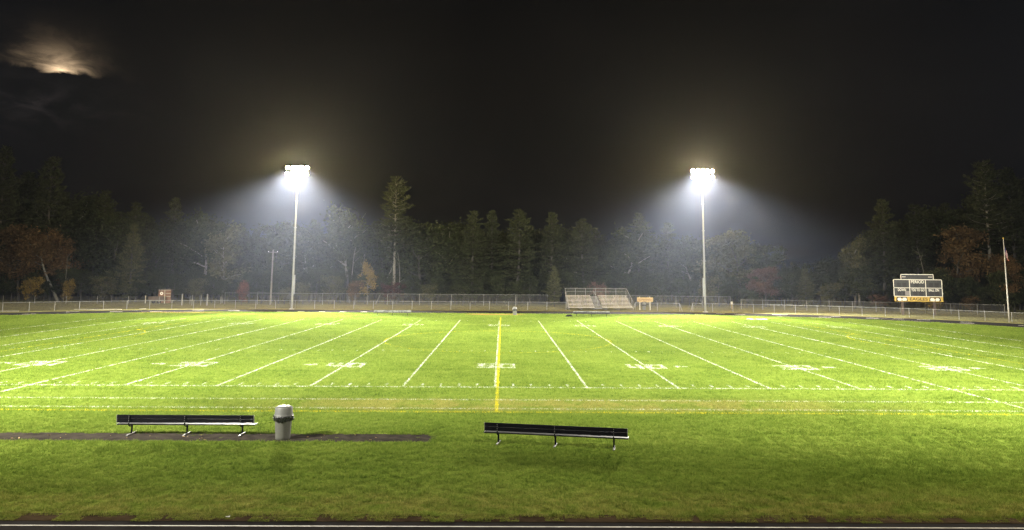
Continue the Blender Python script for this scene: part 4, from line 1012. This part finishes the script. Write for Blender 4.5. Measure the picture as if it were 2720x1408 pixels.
for (k_, nm, x_, y_, h_, sx, lb) in [
    ('P1', 'pine_tree', -91.5, 96, 28.0, 0.9, 'tallest dark pine at the far left edge of the woods'),
    ('P2', 'pine_tree', -85.2, 100, 26.6, 1.0, 'second dark tall pine from the left edge of the woods'),
    ('B1rust', 'autumn_tree', -83.5, 90, 13.7, 1.0, 'reddish autumn tree at the left edge of the photograph'),
    ('B2brown', 'autumn_tree', -76.6, 90, 13.4, 1.1, 'tan-leaved tree with several pale stems, left part of the woods'),
    ('B1brown', 'autumn_tree', -80.0, 93, 12.4, 1.0, 'brownish broadleaf between the reddish tree and the tan-leaved tree'),
    ('P4', 'spruce_tree', -63.9, 89, 13.4, 0.85, 'pale narrow conifer standing alone left of the brown shed'),
    ('P2', 'pine_tree', -76.9, 104, 20.8, 1.1, 'dark pine behind the tan-leaved tree on the left'),
    ('B1', 'broadleaf_tree', -70.5, 97, 16.5, 1.0, 'dark broadleaf left of the pale narrow conifer'),
    ('P1', 'pine_tree', -62.0, 101, 19.2, 1.0, 'dark pine behind the pale narrow conifer'),
    ('B2', 'broadleaf_tree', -55.0, 97, 16.8, 1.2, 'hazy dark broadleaf above the brown shed'),
    ('B3', 'broadleaf_tree', -48.4, 90, 13.3, 1.0, 'hazy sparse-leaved tree above the pale gate posts'),
    ('B1', 'broadleaf_tree', -43.0, 99, 15.5, 1.2, 'hazy dark broadleaf behind the utility pole'),
    ('P1', 'pine_tree', -36.0, 100, 15.2, 1.2, 'hazy pine just left of the left floodlight pole'),
    ('B2', 'broadleaf_tree', -33.0, 96, 13.5, 1.3, 'hazy broadleaf just right of the left floodlight pole'),
    ('B2', 'broadleaf_tree', -27.5, 95, 18.0, 1.0, 'tall pale-stemmed broadleaf left of the tallest middle pine'),
    ('P5', 'pine_tree', -18.9, 92, 22.7, 0.95, 'tallest pine left of midfield with a long pale bare trunk'),
    ('B1', 'broadleaf_tree', -22.6, 97, 15.6, 1.1, 'dark broadleaf between the pale-stemmed broadleaf and the tallest middle pine'),
    ('B1', 'broadleaf_tree', -14.5, 95, 16.0, 1.1, 'dark broadleaf directly right of the tallest middle pine'),
    ('B2', 'broadleaf_tree', -9.8, 98, 16.0, 1.3, 'second dark broadleaf right of the tallest middle pine'),
    ('P1', 'pine_tree', -5.0, 93, 16.5, 1.15, 'first full pine left of the midfield line'),
    ('P2', 'pine_tree', 2.7, 92, 16.8, 1.3, 'full pine directly beyond the midfield line'),
    ('P1', 'pine_tree', -1.3, 97, 17.0, 1.0, 'pine squeezed between the two full midfield pines'),
    ('P1', 'pine_tree', 9.0, 95, 16.5, 1.15, 'pine behind the left end of the bleachers'),
    ('P4', 'spruce_tree', 9.0, 84, 6.6, 1.0, 'small bright evergreen at the left end of the bleachers'),
    ('P2', 'pine_tree', 15.1, 92, 15.2, 1.25, 'pine behind the middle of the bleachers'),
    ('B2', 'broadleaf_tree', 20.6, 96, 14.8, 1.3, 'dark broadleaf behind the right end of the bleachers'),
    ('P2', 'pine_tree', 25.2, 94, 16.5, 1.25, 'pine behind the wooden sign'),
    ('P1', 'pine_tree', 31.2, 98, 15.0, 1.3, 'hazy pine behind the right floodlight pole'),
    ('B1light', 'broadleaf_tree', 43.0, 92, 13.8, 1.25, 'large hazy broadleaf right of the right floodlight pole'),
    ('B2', 'broadleaf_tree', 37.6, 97, 12.0, 1.2, 'low hazy broadleaf close right of the right floodlight pole'),
    ('B1', 'broadleaf_tree', 49.0, 95, 12.0, 1.1, 'dark broadleaf at the left side of the dark gap'),
    ('B1pink', 'autumn_tree', 45.5, 87, 7.2, 1.35, 'dusky red bushy tree right of the right floodlight pole'),
    ('P4', 'spruce_tree', 52.0, 86, 6.5, 1.25, 'bright bushy conifer between the dusky red tree and the scoreboard'),
    ('B3', 'broadleaf_tree', 61.2, 86, 11.7, 0.8, 'sparse pale-leaved tree above left of the scoreboard'),
    ('B1', 'broadleaf_tree', 58.8, 83, 7.4, 1.35, 'round dark broadleaf left of the scoreboard'),
    ('P1', 'pine_tree', 66.5, 88, 18.7, 1.15, 'dark pine behind the left half of the scoreboard'),
    ('P2', 'pine_tree', 74.0, 91, 18.2, 1.25, 'dark pine behind the right half of the scoreboard'),
    ('B1rust', 'autumn_tree', 74.0, 80, 14.4, 0.95, 'large rust-coloured tree right of the scoreboard'),
    ('P5', 'pine_tree', 81.4, 82, 24.9, 0.95, 'tallest pine on the right with a pale trunk beside the flagpole'),
    ('P1', 'pine_tree', 87.5, 84, 24.0, 1.0, 'tall dark pine at the right edge of the photograph'),
    ('B1brown', 'autumn_tree', 79.0, 76, 9.5, 0.9, 'low brownish tree right behind the flagpole'),
    ('B1', 'broadleaf_tree', 70.5, 77, 7.0, 1.2, 'dark leafy tree directly right of the scoreboard edge'),
]: tree(k_, nm, x_, y_, h_, lb, sx, 'tree', GT)
for (k_, nm, x_, y_, h_, sx, lb) in [
    ('S1yellow', 'autumn_shrub', -78.5, 85.5, 4.4, 0.9, 'orange-yellow shrub by the far left back fence'),
    ('S2', 'autumn_shrub', -72.8, 86, 4.0, 0.7, 'small tan-yellow shrub right of the orange-yellow shrub'),
    ('S1', 'green_shrub', -67.0, 86, 4.6, 1.0, 'olive shrub left of the brown shed'),
    ('S1', 'green_shrub', -51.5, 87, 4.4, 0.9, 'olive shrub between the shed and the gate posts'),
    ('S2red', 'autumn_shrub', -42.9, 84, 4.0, 0.72, 'small bright red tree at the back fence left of the utility pole'),
    ('S1', 'green_shrub', -36.4, 86, 2.9, 0.8, 'small pale-leaved shrub between utility pole and left floodlight pole'),
    ('S1', 'green_shrub', -33.4, 86.5, 3.8, 0.8, 'pale-leaved shrub close beside the left floodlight pole'),
    ('S1', 'green_shrub', -28.8, 87, 5.0, 1.0, 'bushy green shrub right of the left floodlight pole'),
    ('S1rust', 'autumn_shrub', -24.6, 86, 4.2, 0.75, 'rust-brown shrub left of the yellow-leaved tree'),
    ('B3yellow', 'autumn_tree', -22.6, 87, 7.0, 0.7, 'yellow-leaved young tree left of the far pale bench'),
    ('S1dark', 'autumn_shrub', -18.6, 86.5, 3.9, 1.2, 'dark red shrub below the tallest middle pine'),
    ('S1', 'green_shrub', -12.0, 86.5, 3.6, 0.9, 'olive shrub right of the dark red shrub'),
    ('S1green', 'green_shrub', -6.5, 87, 3.4, 1.2, 'dark green shrub left of the midfield line at the back fence'),
    ('S1green', 'green_shrub', 1.5, 87, 3.4, 1.3, 'dark green shrub beyond the midfield line at the back fence'),
    ('S1pink', 'autumn_shrub', 17.0, 88, 4.2, 0.9, 'dusky shrub showing above the bleachers railing'),
    ('S1green', 'green_shrub', 27.0, 88, 4.0, 1.2, 'dark shrub right of the wooden sign'),
    ('S1', 'green_shrub', 36.0, 87, 5.5, 0.8, 'pale-leaved shrub right beside the right floodlight pole'),
    ('S1green', 'green_shrub', 41.0, 84, 3.2, 1.3, 'dark shrub below the dusky red tree'),
    ('S1', 'green_shrub', 55.2, 84, 4.4, 1.0, 'olive shrub right of the bright bushy conifer'),
    ('S1pink', 'autumn_shrub', 60.6, 78, 2.6, 1.2, 'low dusky red shrub at the left foot of the scoreboard'),
    ('S2', 'autumn_shrub', 67.8, 76, 3.6, 1.0, 'tan-yellow shrub at the right side of the scoreboard'),
    ('S1rust', 'autumn_shrub', 72.3, 74, 2.6, 1.1, 'low reddish shrub between the scoreboard and the flagpole'),
    ('S1green', 'green_shrub', 77.0, 73, 3.6, 1.3, 'dark shrub behind the fence at the flagpole'),
]: tree(k_, nm, x_, y_, h_, lb, sx, 'shrub' if 'shrub' in nm else 'tree', 'shrubs along the back fence')
# dead and leaning stems
def dead(name, x, y, h, lean, label, seed, r0=0.10):
    rn_ = random.Random(seed); root = empty(name, (x, y, 0), 0, label, 'dead tree', 'dead stems at the wood edge')
    mb = MB(); mb.smooth = True; pts_ = limb(mb, (0, 0, -0.1), (lean[0], lean[1], 1), h, r0, rn_, 9, 0.035, 0.0, 0.25); mb.build('trunk', M_['palebark'], root)
    for i in range(4, 10, 1):
        if rn_.random() < 0.75:
            mb = MB(); a = rn_.uniform(0, 6.28); limb(mb, pts_[i], (math.cos(a), math.sin(a), 0.7), h * rn_.uniform(0.08, 0.2), r0 * 0.35, rn_, 4, 0.12, 0.08); mb.build('branch', M_['palebark'], root)
dead('dead_tree', -21.6, 89.0, 7.5, (0.42, 0), 'pale dead trunk leaning right below the tallest middle pine', 1)
dead('dead_tree', -18.0, 89.5, 8.6, (0.03, 0), 'pale upright dead stem right of the leaning dead trunk', 2, 0.08)
dead('dead_tree', -24.9, 88.5, 8.6, (0.06, 0), 'thin bare stem left of the yellow-leaved young tree', 3, 0.07)
dead('dead_tree', -26.5, 91.0, 15.5, (0.02, 0.02), 'tall bare forked stem in front of the pale-stemmed broadleaf', 4, 0.10)
dead('dead_tree', 68.8, 79.0, 10.5, (0.01, 0), 'thin bare stem behind the right end of the scoreboard', 5, 0.07)
dead('dead_tree', -74.6, 88.0, 8.0, (0.05, 0), 'pale bare stem in front of the tan-leaved tree', 6, 0.08)

# the wood behind, one mass
wood = bpy.data.collections.new('wood_sources')
for i, (k_, mt_) in enumerate((('P1', 0), ('P2', 0), ('B1', 0), ('B2', 0))):
    (t, c), hr = REF[k_]
    bm = bmesh.new(); bm.from_mesh(t); nt_ = len(bm.faces); bm.from_mesh(c); me = bpy.data.meshes.new('wood_%d' % i); bm.to_mesh(me); bm.free()
    me.materials.append(t.materials[0]); me.materials.append(c.materials[0])
    me.polygons.foreach_set('material_index', [0 if q < nt_ else 1 for q in range(len(me.polygons))]); me.transform(Matrix.Scale(1.0 / hr, 4))
    wood.objects.link(bpy.data.objects.new('wood_%d' % i, me))
prof = [(-125, 30), (-95, 28), (-84, 25), (-70, 19.5), (-58, 17), (-40, 15.5), (-28, 17), (-18, 17.5), (-8, 15.5), (5, 16), (20, 15), (34, 14.5), (44, 13), (50, 9.5), (58, 8.5), (64, 13), (72, 18), (84, 23), (100, 26), (130, 27)]
def hprof(x):
    for (a, ha), (c, hc) in zip(prof, prof[1:]):
        if a <= x <= c: return ha + (hc - ha) * (x - a) / (c - a)
    return 20
pv, prot, pidx, pscl = [], [], [], []; rn = random.Random(99)
for y_ in (101, 106, 112, 119, 128):
    x_ = -125
    while x_ < 130:
        dep = (y_ + 36.4) / 132.0; hh_ = hprof(x_ / dep) * rn.uniform(0.72, 0.98) * (0.9 + 0.1 * dep)
        pv.append((x_ + rn.gauss(0, 0.7), y_ + rn.gauss(0, 1.2), 0)); prot.append(rn.uniform(0, 6.28)); pidx.append(rn.randrange(4)); pscl.append(hh_); x_ += rn.uniform(3.2, 5.2)
# low understorey so that the foot of the wood is closed
for y_ in (89, 93, 98):
    x_ = -100
    while x_ < 100:
        pv.append((x_, y_ + rn.gauss(0, 1.0) - (14 if x_ > 66 else 0), 0)); prot.append(rn.uniform(0, 6.28)); pidx.append(2); pscl.append(rn.uniform(3.5, 7.0)); x_ += rn.uniform(2.4, 3.8)
me = bpy.data.meshes.new('woods'); me.from_pydata(pv, [], [])
at = me.attributes.new('rz', 'FLOAT', 'POINT'); at.data.foreach_set('value', prot)
at = me.attributes.new('pick', 'INT', 'POINT'); at.data.foreach_set('value', pidx)
at = me.attributes.new('sc', 'FLOAT', 'POINT'); at.data.foreach_set('value', pscl)
instancer(tag(link('woods', me), 'dark mass of woods closing off the view behind the trees', 'woods', kind='stuff'), wood, 'scatter_wood')

# ------------------------------------------------------------------ damp night air
hz = MB(); hz.box(-1505, 1505, -1505, 1505, -1.2, 33.0)
ho = hz.build('haze', bpy.data.materials.new('damp_air')); mt = ho.data.materials[0]; mt.use_nodes = True; t = mt.node_tree; t.nodes.clear()
o = t.nodes.new('ShaderNodeOutputMaterial'); pvn = t.nodes.new('ShaderNodeVolumePrincipled')
pvn.inputs['Color'].default_value = (0.66, 0.75, 1.0, 1); pvn.inputs['Density'].default_value = 0.00019; pvn.inputs['Anisotropy'].default_value = 0.78
t.links.new(pvn.outputs[0], o.inputs['Volume'])
tag(ho, 'thin damp haze in the floodlit night air', 'haze', kind='stuff')
print('verts done')
